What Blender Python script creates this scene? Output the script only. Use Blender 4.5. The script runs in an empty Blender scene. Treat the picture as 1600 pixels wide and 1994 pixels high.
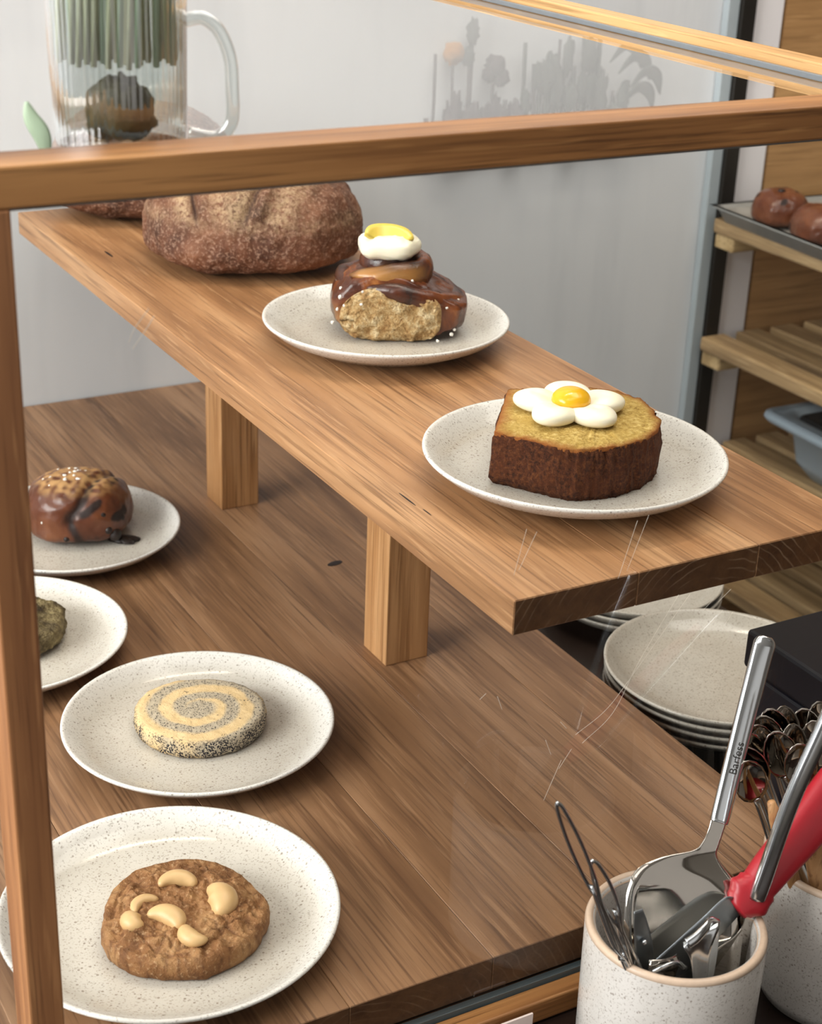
import bpy, bmesh, math, random
from mathutils import Vector, Matrix, noise
random.seed(7)
S = bpy.context.scene
COL = S.collection
PI = math.pi

# ------------------------------------------------------------------ camera
cam_d = bpy.data.cameras.new('camera')
cam = bpy.data.objects.new('camera', cam_d); COL.objects.link(cam)
_r = Vector((.8745, -.4837, .0356)).normalized(); _f = Vector((.4542, .7909, -.4101)).normalized()
_u = _r.cross(_f).normalized(); _r = _f.cross(_u).normalized()
_m = Matrix((_r, _u, -_f)).transposed().to_4x4(); _m.translation = Vector((-.2829, -.8465, .6859))
cam.matrix_world = _m
cam_d.sensor_fit = 'HORIZONTAL'; cam_d.sensor_width = 36; cam_d.lens = 70.818
cam_d.clip_start = .05; cam_d.clip_end = 50
cam_d.dof.use_dof = True; cam_d.dof.focus_distance = 1.12; cam_d.dof.aperture_fstop = 17
S.camera = cam

# ------------------------------------------------------------------ world, lights, exposure
w = bpy.data.worlds.new('world'); S.world = w; w.use_nodes = True
w.node_tree.nodes['Background'].inputs[0].default_value = (.75, .8, .9, 1)
w.node_tree.nodes['Background'].inputs[1].default_value = .25


def area(name, loc, target, sx, sy, power, color):
    d = bpy.data.lights.new(name, 'AREA'); d.shape = 'RECTANGLE'; d.size = sx; d.size_y = sy
    d.energy = power; d.color = color
    o = bpy.data.objects.new(name, d); COL.objects.link(o); o.location = loc
    o.rotation_euler = (Vector(target) - Vector(loc)).to_track_quat('-Z', 'Y').to_euler()
    return o


area('window_daylight', (-2.1, .0, .95), (.3, .25, .15), 1.7, 1.6, 100, (1.0, .995, .985))
area('overhead_fill', (-.35, -.75, 1.86), (-.35, -.70, 0), 1.5, .9, 7, (1.0, .98, .95))  # soft fill added from above, no such opening seen
area('metal_reflection_fill', (-.2, -3.1, .75), (-.1, 0, .5), 2.8, 1.9, 7, (1.0, .99, .97))  # added behind the camera for bright reflections in the metals, no glazing seen
area('right_wall_fill', (1.0, .05, 1.86), (1.0, .1, 0), 1.1, 1.1, 15, (1.0, .95, .88))  # broad fill added to lift the right part of the back wall
area('ceiling_lamp', (.35, .55, 1.82), (.35, .45, 0), .9, .06, 7, (1.0, .88, .72))
S.view_settings.view_transform = 'Standard'; S.view_settings.look = 'None'
S.view_settings.exposure = 0.38; S.view_settings.gamma = 1; S.view_settings.use_curve_mapping = False
S.cycles.max_bounces = 16; S.cycles.transparent_max_bounces = 24; S.cycles.glossy_bounces = 6
S.cycles.transmission_bounces = 12


# ------------------------------------------------------------------ material helpers
def lin(c):
    if isinstance(c, str):
        c = [int(c[i:i + 2], 16) / 255 for i in (0, 2, 4)]
    return tuple((x / 12.92 if x <= .04045 else ((x + .055) / 1.055) ** 2.4) for x in c) + (1,)


class NT:
    def __init__(s, name):
        s.m = bpy.data.materials.new(name); s.m.use_nodes = True
        s.t = s.m.node_tree; s.N = s.t.nodes; s.b = s.N['Principled BSDF']; s.out = s.N['Material Output']

    def n(s, typ, **kw):
        k = s.N.new(typ)
        for a, v in kw.items():
            setattr(k, a, v)
        return k

    def l(s, a, b): s.t.links.new(a, b)

    def set(s, node, key, v):
        if hasattr(v, 'node'): s.l(v, node.inputs[key])
        else: node.inputs[key].default_value = v

    def math(s, op, a, b=0, clamp=False):
        k = s.n('ShaderNodeMath', operation=op, use_clamp=clamp); s.set(k, 0, a); s.set(k, 1, b); return k.outputs[0]

    def noise(s, vec, scale, detail=3, rough=.55, dist=0):
        k = s.n('ShaderNodeTexNoise'); s.l(vec, k.inputs['Vector'])
        k.inputs['Scale'].default_value = scale; k.inputs['Detail'].default_value = detail
        k.inputs['Roughness'].default_value = rough; k.inputs['Distortion'].default_value = dist
        return k.outputs['Fac']

    def vor(s, vec, scale, feature='F1'):
        k = s.n('ShaderNodeTexVoronoi', feature=feature); s.l(vec, k.inputs['Vector']); k.inputs['Scale'].default_value = scale
        return k

    def ramp(s, fac, stops):
        k = s.n('ShaderNodeValToRGB'); s.l(fac, k.inputs[0]); e = k.color_ramp.elements
        while len(e) < len(stops): e.new(.5)
        for q, (p, c) in zip(e, stops):
            q.position = p; q.color = c if len(c) == 4 else tuple(c) + (1,)
        return k.outputs[0]

    def step(s, fac, lo, hi):
        k = s.n('ShaderNodeMapRange'); s.set(k, 0, fac); k.inputs[1].default_value = lo; k.inputs[2].default_value = hi
        return k.outputs[0]

    def mix(s, fac, a, b, mode='MIX'):
        k = s.n('ShaderNodeMix', data_type='RGBA', blend_type=mode)
        s.set(k, 0, fac); s.set(k, 6, a); s.set(k, 7, b); return k.outputs[2]

    def coord(s, stretch=(1, 1, 1), rnd=True):
        tc = s.n('ShaderNodeTexCoord').outputs['Object']
        if rnd:
            oi = s.n('ShaderNodeObjectInfo').outputs['Random']
            v = s.n('ShaderNodeVectorMath', operation='SCALE'); v.inputs[0].default_value = (7.3, 5.1, 9.7); s.l(oi, v.inputs['Scale'])
            a = s.n('ShaderNodeVectorMath', operation='ADD'); s.l(tc, a.inputs[0]); s.l(v.outputs[0], a.inputs[1]); tc = a.outputs[0]
        if stretch != (1, 1, 1):
            m = s.n('ShaderNodeVectorMath', operation='MULTIPLY'); s.l(tc, m.inputs[0]); m.inputs[1].default_value = stretch; tc = m.outputs[0]
        return tc

    def attr(s, name):
        return s.n('ShaderNodeAttribute', attribute_name=name).outputs['Fac']

    def bump(s, h, strength=.3, dist=.001):
        k = s.n('ShaderNodeBump'); s.l(h, k.inputs['Height']); k.inputs['Strength'].default_value = strength
        k.inputs['Distance'].default_value = dist; s.l(k.outputs[0], s.b.inputs['Normal']); return k

    def base(s, col=None, rough=None, spec=None, **kw):
        if col is not None: s.set(s.b, 'Base Color', col)
        if rough is not None: s.set(s.b, 'Roughness', rough)
        if spec is not None: s.b.inputs['Specular IOR Level'].default_value = spec
        for k, v in kw.items(): s.set(s.b, k.replace('_', ' '), v)
        return s.m


MAT = {}
SHZ = .2507


def wood(name, dark, mid, light, axis='Y', rough=.45, ring=9, pore=.5, tone=.22, end_dark=1.0, bump=.15):
    t = NT(name)
    st = {'X': (.10, 1, 1), 'Y': (1, .10, 1), 'Z': (1, 1, .10)}[axis]
    fs = {'X': (.02, 1, 1), 'Y': (1, .02, 1), 'Z': (1, 1, .02)}[axis]
    c = t.coord(st); cf = t.coord(fs)
    n1 = t.noise(c, 9, 2, .45, .3)
    rings = t.math('FRACT', t.math('MULTIPLY', n1, ring))
    rings = t.math('PINGPONG', t.math('MULTIPLY', rings, 2), 1)
    rings = t.step(rings, .25, 1)
    fine = t.noise(cf, 420, 3, .6)
    broad = t.noise(c, 26, 3, .5)
    col = t.ramp(broad, [(.25, lin(dark)), (.5, lin(mid)), (.75, lin(light))])
    col = t.mix(t.math('MULTIPLY', rings, .24), col, lin(dark))
    lines = t.step(t.noise(cf, 210, 3, .6), .50, .38)
    col = t.mix(t.math('MULTIPLY', lines, .46), col, lin(dark))
    p = t.step(fine, .44, .32)
    col = t.mix(t.math('MULTIPLY', p, pore), col, t.mix(.45, lin(dark), (0.02, .01, .005, 1)))
    fl = t.step(t.noise(t.coord({'X': (.05, 1, 1), 'Y': (1, .05, 1), 'Z': (1, 1, .05)}[axis]), 330, 2, .5), .58, .68)
    col = t.mix(t.math('MULTIPLY', fl, .42), col, lin(light))
    oi = t.n('ShaderNodeObjectInfo').outputs['Random']
    hs = t.n('ShaderNodeHueSaturation'); t.l(col, hs.inputs['Color'])
    k = t.n('ShaderNodeMapRange'); t.l(oi, k.inputs[0]); k.inputs[3].default_value = 1 - tone; k.inputs[4].default_value = 1 + tone * .6
    t.l(k.outputs[0], hs.inputs['Value'])
    col = hs.outputs[0]
    if end_dark < 1:   # end grain drinks more oil and stays darker
        nrm = t.n('ShaderNodeTexCoord').outputs['Normal']
        sx = t.n('ShaderNodeSeparateXYZ'); t.l(nrm, sx.inputs[0])
        a = t.math('ABSOLUTE', sx.outputs['XYZ'.index(axis)])
        e = t.step(a, .6, .8)
        sp3 = t.n('ShaderNodeSeparateXYZ'); t.l(t.coord(rnd=False), sp3.inputs[0])
        dx = t.math('ADD', sp3.outputs[0], t.math('SUBTRACT', t.math('MULTIPLY', oi, .2), .12)); dz = t.math('SUBTRACT', sp3.outputs[2], SHZ - .075 if axis == 'Y' and name == 'oak_shelf' else -.09)
        rr = t.math('SQRT', t.math('ADD', t.math('MULTIPLY', dx, dx), t.math('MULTIPLY', dz, dz)))
        rr = t.math('ADD', rr, t.math('MULTIPLY', t.noise(t.coord(), 30, 2), .012))
        rg = t.step(t.math('PINGPONG', t.math('MULTIPLY', rr, 330), 1), .72, .98)
        rg = t.math('MULTIPLY', rg, t.step(t.noise(t.coord(), 35, 2), .38, .62))
        ec = t.mix(t.step(t.noise(t.coord(), 60, 4, .7), .3, .8), lin(dark), lin(mid))
        ec = t.mix(t.math('MULTIPLY', rg, .34 if name == 'oak_shelf' else .10), ec, (1.3, 1.0, .7, 1))
        ec = t.mix(1.0, ec, (end_dark, end_dark * .92, end_dark * .85, 1), 'MULTIPLY')
        col = t.mix(e, col, ec)
    t.bump(t.math('SUBTRACT', fine, t.math('MULTIPLY', p, .3)), bump, .0006)
    MAT[name] = t.base(col, rough, .4)
    return MAT[name]


wood('oak_table', '62432d', '97704f', 'b48c69', 'Y', .42, 10, .45, .13, .46)
wood('oak_shelf', '744e30', 'a97c54', 'c59a70', 'Y', .42, 12, .45, .05, .36)
wood('oak_frame_x', '68401f', '9d6c3e', 'b98651', 'X', .45, 7, .65, .05)  # darker cross rails: shade on the front faces is put into the colour
wood('oak_frame_y', '96703f', 'c79b66', 'dcb57f', 'Y', .45, 7, .4, .05)  # lighter side rails: the window light on them is put into the colour
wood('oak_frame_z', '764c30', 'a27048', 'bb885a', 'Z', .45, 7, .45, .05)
wood('oak_leg', '80552f', 'ae7f52', 'cfa272', 'Z', .45, 8, .4, .08)
wood('rack_wood', '7d6446', 'b89a70', 'd2b68c', 'Y', .5, 7, .35, .14)
wood('rack_bearer', '8a7048', 'c2a678', 'd8bd90', 'X', .5, 7, .35, .1)
wood('panel_wood', '8f6a42', 'b38a5b', 'c59d6c', 'X', .5, 9, .4, .04)
wood('utensil_wood', '8a5c36', 'bd8d5c', 'd1a678', 'Z', .5, 7, .4, .1)


def stoneware(name, base, mid, speck, inside=False):
    t = NT(name); c = t.coord()
    n = t.noise(c, 30, 4, .6)
    col = t.mix(n, lin(base), lin(mid))
    if inside:   # the glaze is thinner and whiter over the rim
        tc = t.n('ShaderNodeTexCoord').outputs['Object']; sx = t.n('ShaderNodeSeparateXYZ'); t.l(tc, sx.inputs[0])
        rr = t.math('SQRT', t.math('ADD', t.math('MULTIPLY', sx.outputs[0], sx.outputs[0]), t.math('MULTIPLY', sx.outputs[1], sx.outputs[1])))
        rr = t.math('ADD', rr, t.math('MULTIPLY', t.math('SUBTRACT', n, .5), .012))
        col = t.mix(t.math('MULTIPLY', t.step(rr, .086, .101), .8), col, lin('e2dfda'))
    v = t.vor(c, 420); d = v.outputs['Distance']
    rnd = t.n('ShaderNodeSeparateColor'); t.l(v.outputs['Color'], rnd.inputs[0])
    lim = t.math('MULTIPLY', t.math('POWER', rnd.outputs[0], 3), .37)
    s1 = t.math('LESS_THAN', d, lim)
    fine = t.step(t.noise(c, 620, 2, .6), .56, .66)
    col = t.mix(t.math('MULTIPLY', fine, .38), col, lin(speck))
    col = t.mix(t.math('MULTIPLY', s1, .55), col, lin(speck))
    t.bump(t.noise(c, 120, 2), .08, .0006)
    MAT[name] = t.base(col, .16, .45)
    return MAT[name]


stoneware('stoneware_white', 'cac4ba', 'b6aea2', '65523f', True)
stoneware('stoneware_pot', 'd3cfc9', 'bfb9b1', '6a5848')
stoneware('stoneware_grey', 'b9b3a8', 'a39c90', '5f5346')


def simple(name, col, rough=.5, metal=0, nscale=0, amp=.1, bump=0, **kw):
    t = NT(name)
    cc = lin(col)
    if nscale:
        n = t.noise(t.coord(), nscale, 4, .6)
        cc2 = tuple(x * (1 - amp * 2) for x in cc[:3]) + (1,)
        c = t.mix(n, cc2, cc)
        if bump: t.bump(n, bump, .002)
    else:
        c = cc
    MAT[name] = t.base(c, rough, Metallic=metal, **kw)
    return MAT[name]


t = NT('plaster'); c = t.coord(rnd=False)
n = t.noise(c, 3, 5, .6); n2 = t.noise(c, 40, 4, .6)
vs = t.noise(t.coord((1, 1, .12), False), 22, 3, .6)
col = t.mix(n, lin('d2d5d8'), lin('dcdee0')); col = t.mix(t.step(vs, .5, .75), col, lin('ced1d4'))
t.bump(n2, .12, .002); MAT['plaster'] = t.base(col, .75, .3)
simple('ceiling_white', 'd5d2cc', .9, 0, 6, .03)
simple('white_paint', 'e9e6e8', .5, 0, 20, .02)
simple('room_wall', '8d867e', .9, 0, 5, .06)
simple('floor_stone', '3a3531', .6, 0, 9, .2)
simple('counter_stone', '2b201b', .22, 0, 25, .25)
simple('gasket', '3f4f55', .35, 0, 60, .1)
simple('silicone', '6f7478', .25, 0, 80, .08)
simple('steel', 'c9ccce', .16, 1, 0)
simple('mirror_steel', 'a9a39b', .06, 1, 0)
simple('brushed_steel', '9aa0a4', .35, 1, 70, .1)
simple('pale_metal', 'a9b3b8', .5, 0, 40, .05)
simple('dark_metal', '3a3733', .4, .7, 40, .15)
simple('tray_metal', 'b4b4b0', .35, .35, 50, .15)
simple('black_plastic', '15141a', .5, 0, 200, .15)
simple('black_plastic_side', '15141b', .55, 0, 300, .2)
simple('red_plastic', 'a81f2a', .38, 0, 150, .08, .05)
simple('grey_tub', 'a4b4c0', .4, 0, 30, .05)
simple('tub_dark', '26282a', .5, 0, 30, .15)
simple('paper', 'e3d0c8', .8, 0, 60, .04)
simple('parchment', 'a9a49c', .6, 0, 45, .2, .4)
simple('lemon', 'efd562', .3, 0, 200, .08, Subsurface_Weight=.15)
simple('lemon_pith', 'f7ecc0', .45)
simple('yolk', 'efb51f', .16, 0, 120, .05, Subsurface_Weight=.2)
simple('cream', 'f6efd8', .42, 0, 90, .03, .06, Subsurface_Weight=.25)
simple('sugar', 'f3eee6', .6, 0, 500, .08)
simple('chocolate', '22110b', .5, 0, 150, .3, .2)
simple('glaze_dark', '3a1a0c', .22, 0, 60, .3, .2)
simple('rim_warm_light', 'cdb49c', .4, 0, 300, .12)  # tan tint paints the warm light that falls on the pot rims
simple('scratch_white', 'e9dfd0', .6)
simple('stem_green', 'c6c8a6', .6, 0, 90, .25)
simple('leaf_fresh', 'a9bfa2', .55, 0, 60, .12)
simple('leaf_dark', '5a4f2c', .6, 0, 60, .4, .4)
simple('leaf_grey', '333b34', .7, 0, 60, .25)
simple('bloom_mauve', '43343a', .8, 0, 90, .25)
simple('bloom_yellow', 'c88410', .85, 0, 400, .25, .6)
simple('leaf_pale', 'dcdcae', .55, 0, 60, .15)
for k in ('black_plastic', 'black_plastic_side'): MAT[k].node_tree.nodes['Principled BSDF'].inputs['Specular IOR Level'].default_value = .22
for k in ('lemon', 'yolk', 'cream'):
    MAT[k].node_tree.nodes['Principled BSDF'].inputs['Subsurface Radius'].default_value = (.006, .004, .002)


def thin_glass(name, tint, refl=1.75, rough=0.0, haze=0.0):
    t = NT(name); t.N.remove(t.b)
    tr = t.n('ShaderNodeBsdfTransparent'); tr.inputs[0].default_value = tint
    gl = t.n('ShaderNodeBsdfGlossy'); gl.inputs['Roughness'].default_value = rough; gl.inputs['Color'].default_value = (1, 1, 1, 1)
    fr = t.n('ShaderNodeFresnel'); fr.inputs[0].default_value = 1.5
    geo = t.n('ShaderNodeNewGeometry')
    f = t.math('MULTIPLY', fr.outputs[0], refl, True)
    f = t.math('MULTIPLY', f, t.math('SUBTRACT', 1, geo.outputs['Backfacing']))
    mx = t.n('ShaderNodeMixShader'); t.l(f, mx.inputs[0]); t.l(tr.outputs[0], mx.inputs[1]); t.l(gl.outputs[0], mx.inputs[2])
    t.l(mx.outputs[0], t.out.inputs[0]); MAT[name] = t.m
    return t


thin_glass('pane_glass', (.985, .99, .985, 1), .75)
thin_glass('top_pane_glass', (.985, .99, .985, 1), 1.3)
t = thin_glass('jug_glass', (.90, .925, .915, 1), 5, .05)

# baked goods
t = NT('loaf_crust'); c = t.coord()
n = t.noise(c, 22, 5, .65); n2 = t.noise(c, 330, 4, .7); fl = t.attr('flour')
col = t.ramp(n, [(.3, lin('422416')), (.5, lin('6a402a')), (.7, lin('8a5c42'))])
sp = t.step(n2, .50, .64)
col = t.mix(t.math('MULTIPLY', sp, .5), col, lin('c4a088'))
fm = t.math('MULTIPLY', fl, t.step(t.noise(c, 240, 4, .7), .36, .58))
col = t.mix(fm, col, lin('cbae88'))
col = t.mix(t.attr('cut'), col, lin('3a2016'))
t.bump(t.math('ADD', n2, t.noise(c, 90, 3)), .6, .0022); MAT['loaf_crust'] = t.base(col, .6, .35)

t = NT('bun_glaze'); c = t.coord()
n = t.noise(c, 28, 5, .62, .6); n2 = t.noise(c, 240, 3, .6)
col = t.ramp(n, [(.30, lin('260f07')), (.47, lin('4d2311')), (.62, lin('783f1b')), (.76, lin('ad6f38'))])
col = t.mix(t.math('MULTIPLY', t.attr('pale'), 1), col, lin('c08a4c'))
t.bump(t.math('ADD', n, t.math('MULTIPLY', n2, .3)), .4, .003); MAT['bun_glaze'] = t.base(col, .26, .5)

t = NT('crumb'); c = t.coord()
n = t.noise(c, 110, 5, .75); n2 = t.noise(c, 300, 4, .7)
col = t.ramp(n, [(.34, lin('9c7244')), (.5, lin('c8a470')), (.64, lin('e6cfa4'))])
col = t.mix(t.step(n2, .46, .30), col, lin('8a623a'))
t.bump(t.math('ADD', n, n2), 1, .004); MAT['crumb'] = t.base(col, .8, .2)

t = NT('brioche'); c = t.coord()
n = t.noise(c, 18, 4, .6, .4)
col = t.ramp(n, [(.25, lin('3c1c0e')), (.5, lin('5d311d')), (.78, lin('825236'))])
col = t.mix(t.attr('dark'), col, lin('200d07'))
col = t.mix(t.math('MULTIPLY', t.attr('pale'), .85), col, lin('b98f5c'))
t.bump(t.noise(c, 90, 3), .15, .0015); MAT['brioche'] = t.base(col, t.math('ADD', .30, t.math('MULTIPLY', t.math('MAXIMUM', t.attr('dark'), t.attr('pale')), .35)), .45)

t = NT('cake_crumb'); c = t.coord()
n = t.noise(c, 300, 4, .75); n3 = t.noise(c, 30, 3, .5)
col = t.ramp(n, [(.3, lin('86672e')), (.5, lin('b99a52')), (.7, lin('dcc383'))])
col = t.mix(t.step(n3, .45, .75), col, lin('b09048'))
col = t.mix(t.attr('crust'), col, lin('8e5222'))
t.bump(n, .8, .002); MAT['cake_crumb'] = t.base(col, .8, .25)
t = NT('cake_crust'); c = t.coord()
n = t.noise(c, 330, 5, .8); n3 = t.noise(c, 40, 4, .6)
col = t.ramp(n, [(.34, lin('2a1208')), (.5, lin('582c14')), (.66, lin('7f4a24'))])
col = t.mix(t.step(n3, .5, .75), col, lin('62300f'))
t.bump(n, 1, .003); MAT['cake_crust'] = t.base(col, .7, .3)

t = NT('swirl_dough'); c = t.coord(rnd=False)
sx = t.n('ShaderNodeSeparateXYZ'); t.l(c, sx.inputs[0])
nn = t.n('ShaderNodeTexNoise'); t.l(c, nn.inputs['Vector']); nn.inputs['Scale'].default_value = 45
ang = t.math('ARCTAN2', sx.outputs[1], sx.outputs[0])
rad = t.math('SQRT', t.math('ADD', t.math('MULTIPLY', sx.outputs[0], sx.outputs[0]), t.math('MULTIPLY', sx.outputs[1], sx.outputs[1])))
rad = t.math('ADD', rad, t.math('MULTIPLY', t.math('SUBTRACT', nn.outputs[0], .5), .008))
sp = t.math('ADD', t.math('DIVIDE', rad, .0215), t.math('DIVIDE', ang, 2 * PI))
fr = t.math('FRACT', t.math('ADD', sp, .15))
band = t.math('MULTIPLY', t.step(fr, .0, .14), t.step(fr, .62, .46))
core = t.step(rad, .0150, .010)
band = t.math('MAXIMUM', band, core)
edge = t.step(rad, .0445, .0415)
side = t.attr('side')
v = t.vor(c, 760); spots = t.step(v.outputs['Distance'], .46, .34)
rare = t.step(t.noise(c, 420, 2), .47, .52)
seed = t.math('MULTIPLY', spots, rare)
dough = t.mix(t.noise(c, 150, 3), lin('cbab78'), lin('e2c89c'))
grey = t.mix(t.noise(c, 300, 3), lin('958f83'), lin('bdb09a'))
col = t.mix(t.math('MULTIPLY', band, .85), dough, grey)
few = t.math('MULTIPLY', seed, t.step(t.noise(c, 130, 1), .60, .68))
seedm = t.math('MAXIMUM', t.math('MULTIPLY', seed, band), few)
clump = t.step(t.noise(c, 70, 3), .40, .50)
ss = t.math('MULTIPLY', side, t.math('MAXIMUM', t.math('MULTIPLY', clump, t.step(v.outputs['Distance'], .62, .5)), seed))
col = t.mix(t.math('MAXIMUM', seedm, ss), col, lin('26252c'))
t.bump(t.math('SUBTRACT', t.noise(c, 200, 3), t.math('MULTIPLY', seed, .4)), .5, .0015); MAT['swirl_dough'] = t.base(col, .75, .25)

t = NT('cookie_brown'); c = t.coord()
n = t.noise(c, 45, 5, .65); n2 = t.noise(c, 400, 3, .65)
col = t.ramp(n, [(.3, lin('64401f')), (.5, lin('875d38')), (.72, lin('a98257'))])
col = t.mix(t.math('MULTIPLY', t.step(n2, .55, .7), .4), col, lin('d0b088'))
col = t.mix(t.attr('crack'), col, lin('56331b'))
t.bump(t.math('ADD', n, n2), .7, .002); MAT['cookie_brown'] = t.base(col, .7, .3)
t = NT('cookie_green'); c = t.coord()
n = t.noise(c, 70, 4, .7); n2 = t.noise(c, 260, 3, .65)
col = t.ramp(n, [(.3, lin('352a1c')), (.5, lin('6b5d40')), (.7, lin('9f9068'))])
t.bump(t.math('ADD', n, n2), 1, .004); MAT['cookie_green'] = t.base(col, .8, .25)
simple('cashew_nut', 'd9b27c', .45, 0, 70, .16, .15)


# ------------------------------------------------------------------ object helpers
def thing(name, label=None, cat=None, loc=(0, 0, 0), rz=0, group=None, kind=None):
    o = bpy.data.objects.new(name, None); COL.objects.link(o); o.empty_display_size = .02
    o.location = loc; o.rotation_euler = (0, 0, rz); tag(o, label, cat, group, kind)
    return o


def tag(o, label=None, cat=None, group=None, kind=None):
    for k, v in (('label', label), ('category', cat), ('group', group), ('kind', kind)):
        if v: o[k] = v
    return o


def link(name, me, mats, parent=None, smooth=False):
    for m in (mats if isinstance(mats, (list, tuple)) else [mats]):
        me.materials.append(MAT[m])
    if smooth:
        me.polygons.foreach_set('use_smooth', [True] * len(me.polygons))
    o = bpy.data.objects.new(name, me); COL.objects.link(o)
    if parent: o.parent = parent
    return o


def pydata(name, vs, fs, mats, parent=None, smooth=True, attrs=None, mi=None, recalc=True):
    me = bpy.data.meshes.new(name); me.from_pydata([tuple(v) for v in vs], [], fs); me.update()
    if recalc:
        bm = bmesh.new(); bm.from_mesh(me); bmesh.ops.recalc_face_normals(bm, faces=bm.faces); bm.to_mesh(me); bm.free()
    for k, vals in (attrs or {}).items():
        a = me.attributes.new(k, 'FLOAT', 'POINT'); a.data.foreach_set('value', vals)
    o = link(name, me, mats, parent, smooth)
    if mi: me.polygons.foreach_set('material_index', mi)
    return o


def box(name, lo, hi, mats, parent=None, bev=.001, seg=2):
    bm = bmesh.new(); bmesh.ops.create_cube(bm, size=1)
    lo, hi = Vector(lo), Vector(hi)
    for v in bm.verts:
        v.co = Vector(((lo[i] + hi[i]) / 2 + v.co[i] * (hi[i] - lo[i]) for i in range(3)))
    if bev:
        bmesh.ops.bevel(bm, geom=bm.edges[:], offset=bev, segments=seg, affect='EDGES', profile=.5)
    me = bpy.data.meshes.new(name); bm.to_mesh(me); bm.free()
    return link(name, me, mats, parent)


def lathe(name, prof, mats, parent=None, n=64, loc=(0, 0, 0), smooth=True, sx=1, sy=1, cap=True):
    vs, fs = [], []
    m = len(prof)
    for i in range(n):
        a = 2 * PI * i / n
        for r_, z in prof:
            vs.append((loc[0] + r_ * sx * math.cos(a), loc[1] + r_ * sy * math.sin(a), loc[2] + z))
    for i in range(n):
        j = (i + 1) % n
        for k in range(m - 1):
            fs.append((i * m + k, j * m + k, j * m + k + 1, i * m + k + 1))
    if cap:
        fs.append([i * m for i in range(n)][::-1]); fs.append([i * m + m - 1 for i in range(n)])
    o = pydata(name, vs, fs, mats, parent, smooth)
    return o


def spline(pts, per=8):
    pts = [Vector(p) for p in pts]
    P = [pts[0] * 2 - pts[1]] + pts + [pts[-1] * 2 - pts[-2]]; out = []
    for i in range(1, len(P) - 2):
        a, b, c, d = P[i - 1:i + 3]
        for k in range(per):
            u = k / per
            out.append(.5 * ((2 * b) + (c - a) * u + (2 * a - 5 * b + 4 * c - d) * u * u + (3 * b - a - 3 * c + d) * u ** 3))
    out.append(pts[-1]); return out


def sweep(name, path, secs, mats, parent=None, up=(0, 0, 1), n=10, closed=False, smooth=True, power=1.0, raw=False):
    """Sweeps an elliptical section along a path; secs = one (half width, half thickness) or one per point. up = thickness direction hint."""
    path = [Vector(p) for p in path]; N = len(path)
    if not isinstance(secs, list): secs = [secs] * N
    vs, fs = [], []
    up = Vector(up)
    for i, p in enumerate(path):
        a = path[(i - 1) % N] if (closed or i > 0) else path[0]
        b = path[(i + 1) % N] if (closed or i < N - 1) else path[-1]
        t = (b - a).normalized(); s = t.cross(up)
        if s.length < 1e-4: s = t.cross(Vector((.3, .9, .1)))
        s.normalize(); q = s.cross(t).normalized(); w_, h_ = secs[i]
        for k in range(n):
            an = 2 * PI * k / n; cx, sy = math.cos(an), math.sin(an)
            if power != 1.0:
                cx = math.copysign(abs(cx) ** power, cx); sy = math.copysign(abs(sy) ** power, sy)
            vs.append(p + s * w_ * cx + q * h_ * sy)
    L = N if closed else N - 1
    for i in range(L):
        j = (i + 1) % N
        for k in range(n):
            l = (k + 1) % n
            fs.append((i * n + k, i * n + l, j * n + l, j * n + k))
    if not closed:
        fs.append(list(range(n))[::-1]); fs.append([(N - 1) * n + k for k in range(n)])
    if raw: return vs, fs
    return pydata(name, vs, fs, mats, parent, smooth)


def fbm(v, s, o=3):
    return noise.fractal(Vector(v) * s, 1.0, 2.0, o)


def blob(name, fn, mats, parent=None, nu=48, nv=28, attr_fn=None):
    """Closed surface: fn(direction) -> point. attr_fn(point, direction) -> dict of floats."""
    vs, dirs, fs = [], [], []
    for j in range(nv + 1):
        th = PI * j / nv
        for i in range(nu):
            ph = 2 * PI * i / nu
            if j in (0, nv) and i: continue
            d = Vector((math.sin(th) * math.cos(ph), math.sin(th) * math.sin(ph), math.cos(th)))
            dirs.append(d); vs.append(Vector(fn(d)))

    def idx(j, i):
        if j == 0: return 0
        if j == nv: return len(vs) - 1
        return 1 + (j - 1) * nu + i % nu
    for j in range(nv):
        for i in range(nu):
            f = [idx(j, i), idx(j + 1, i), idx(j + 1, i + 1), idx(j, i + 1)]
            g = []
            for q in f:
                if q not in g: g.append(q)
            fs.append(g)
    attrs = {}
    if attr_fn:
        for p, d in zip(vs, dirs):
            for k, v in attr_fn(p, d).items(): attrs.setdefault(k, []).append(v)
    return pydata(name, vs, fs, mats, parent, True, attrs)


def sp(x, e): return math.copysign(abs(x) ** e, x)


def copy_tree(o, parent=None):
    c = o.copy(); COL.objects.link(c)
    if parent: c.parent = parent
    for ch in list(o.children): copy_tree(ch, c)
    return c


VIEW = -.5213      # turn that lines a thing's x axis up across the counter front, seen from the customer's side

# ------------------------------------------------------------------ the room
ZF, ZC = -1.0, 1.9


def struct(o): o['kind'] = 'structure'; return o


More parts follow.
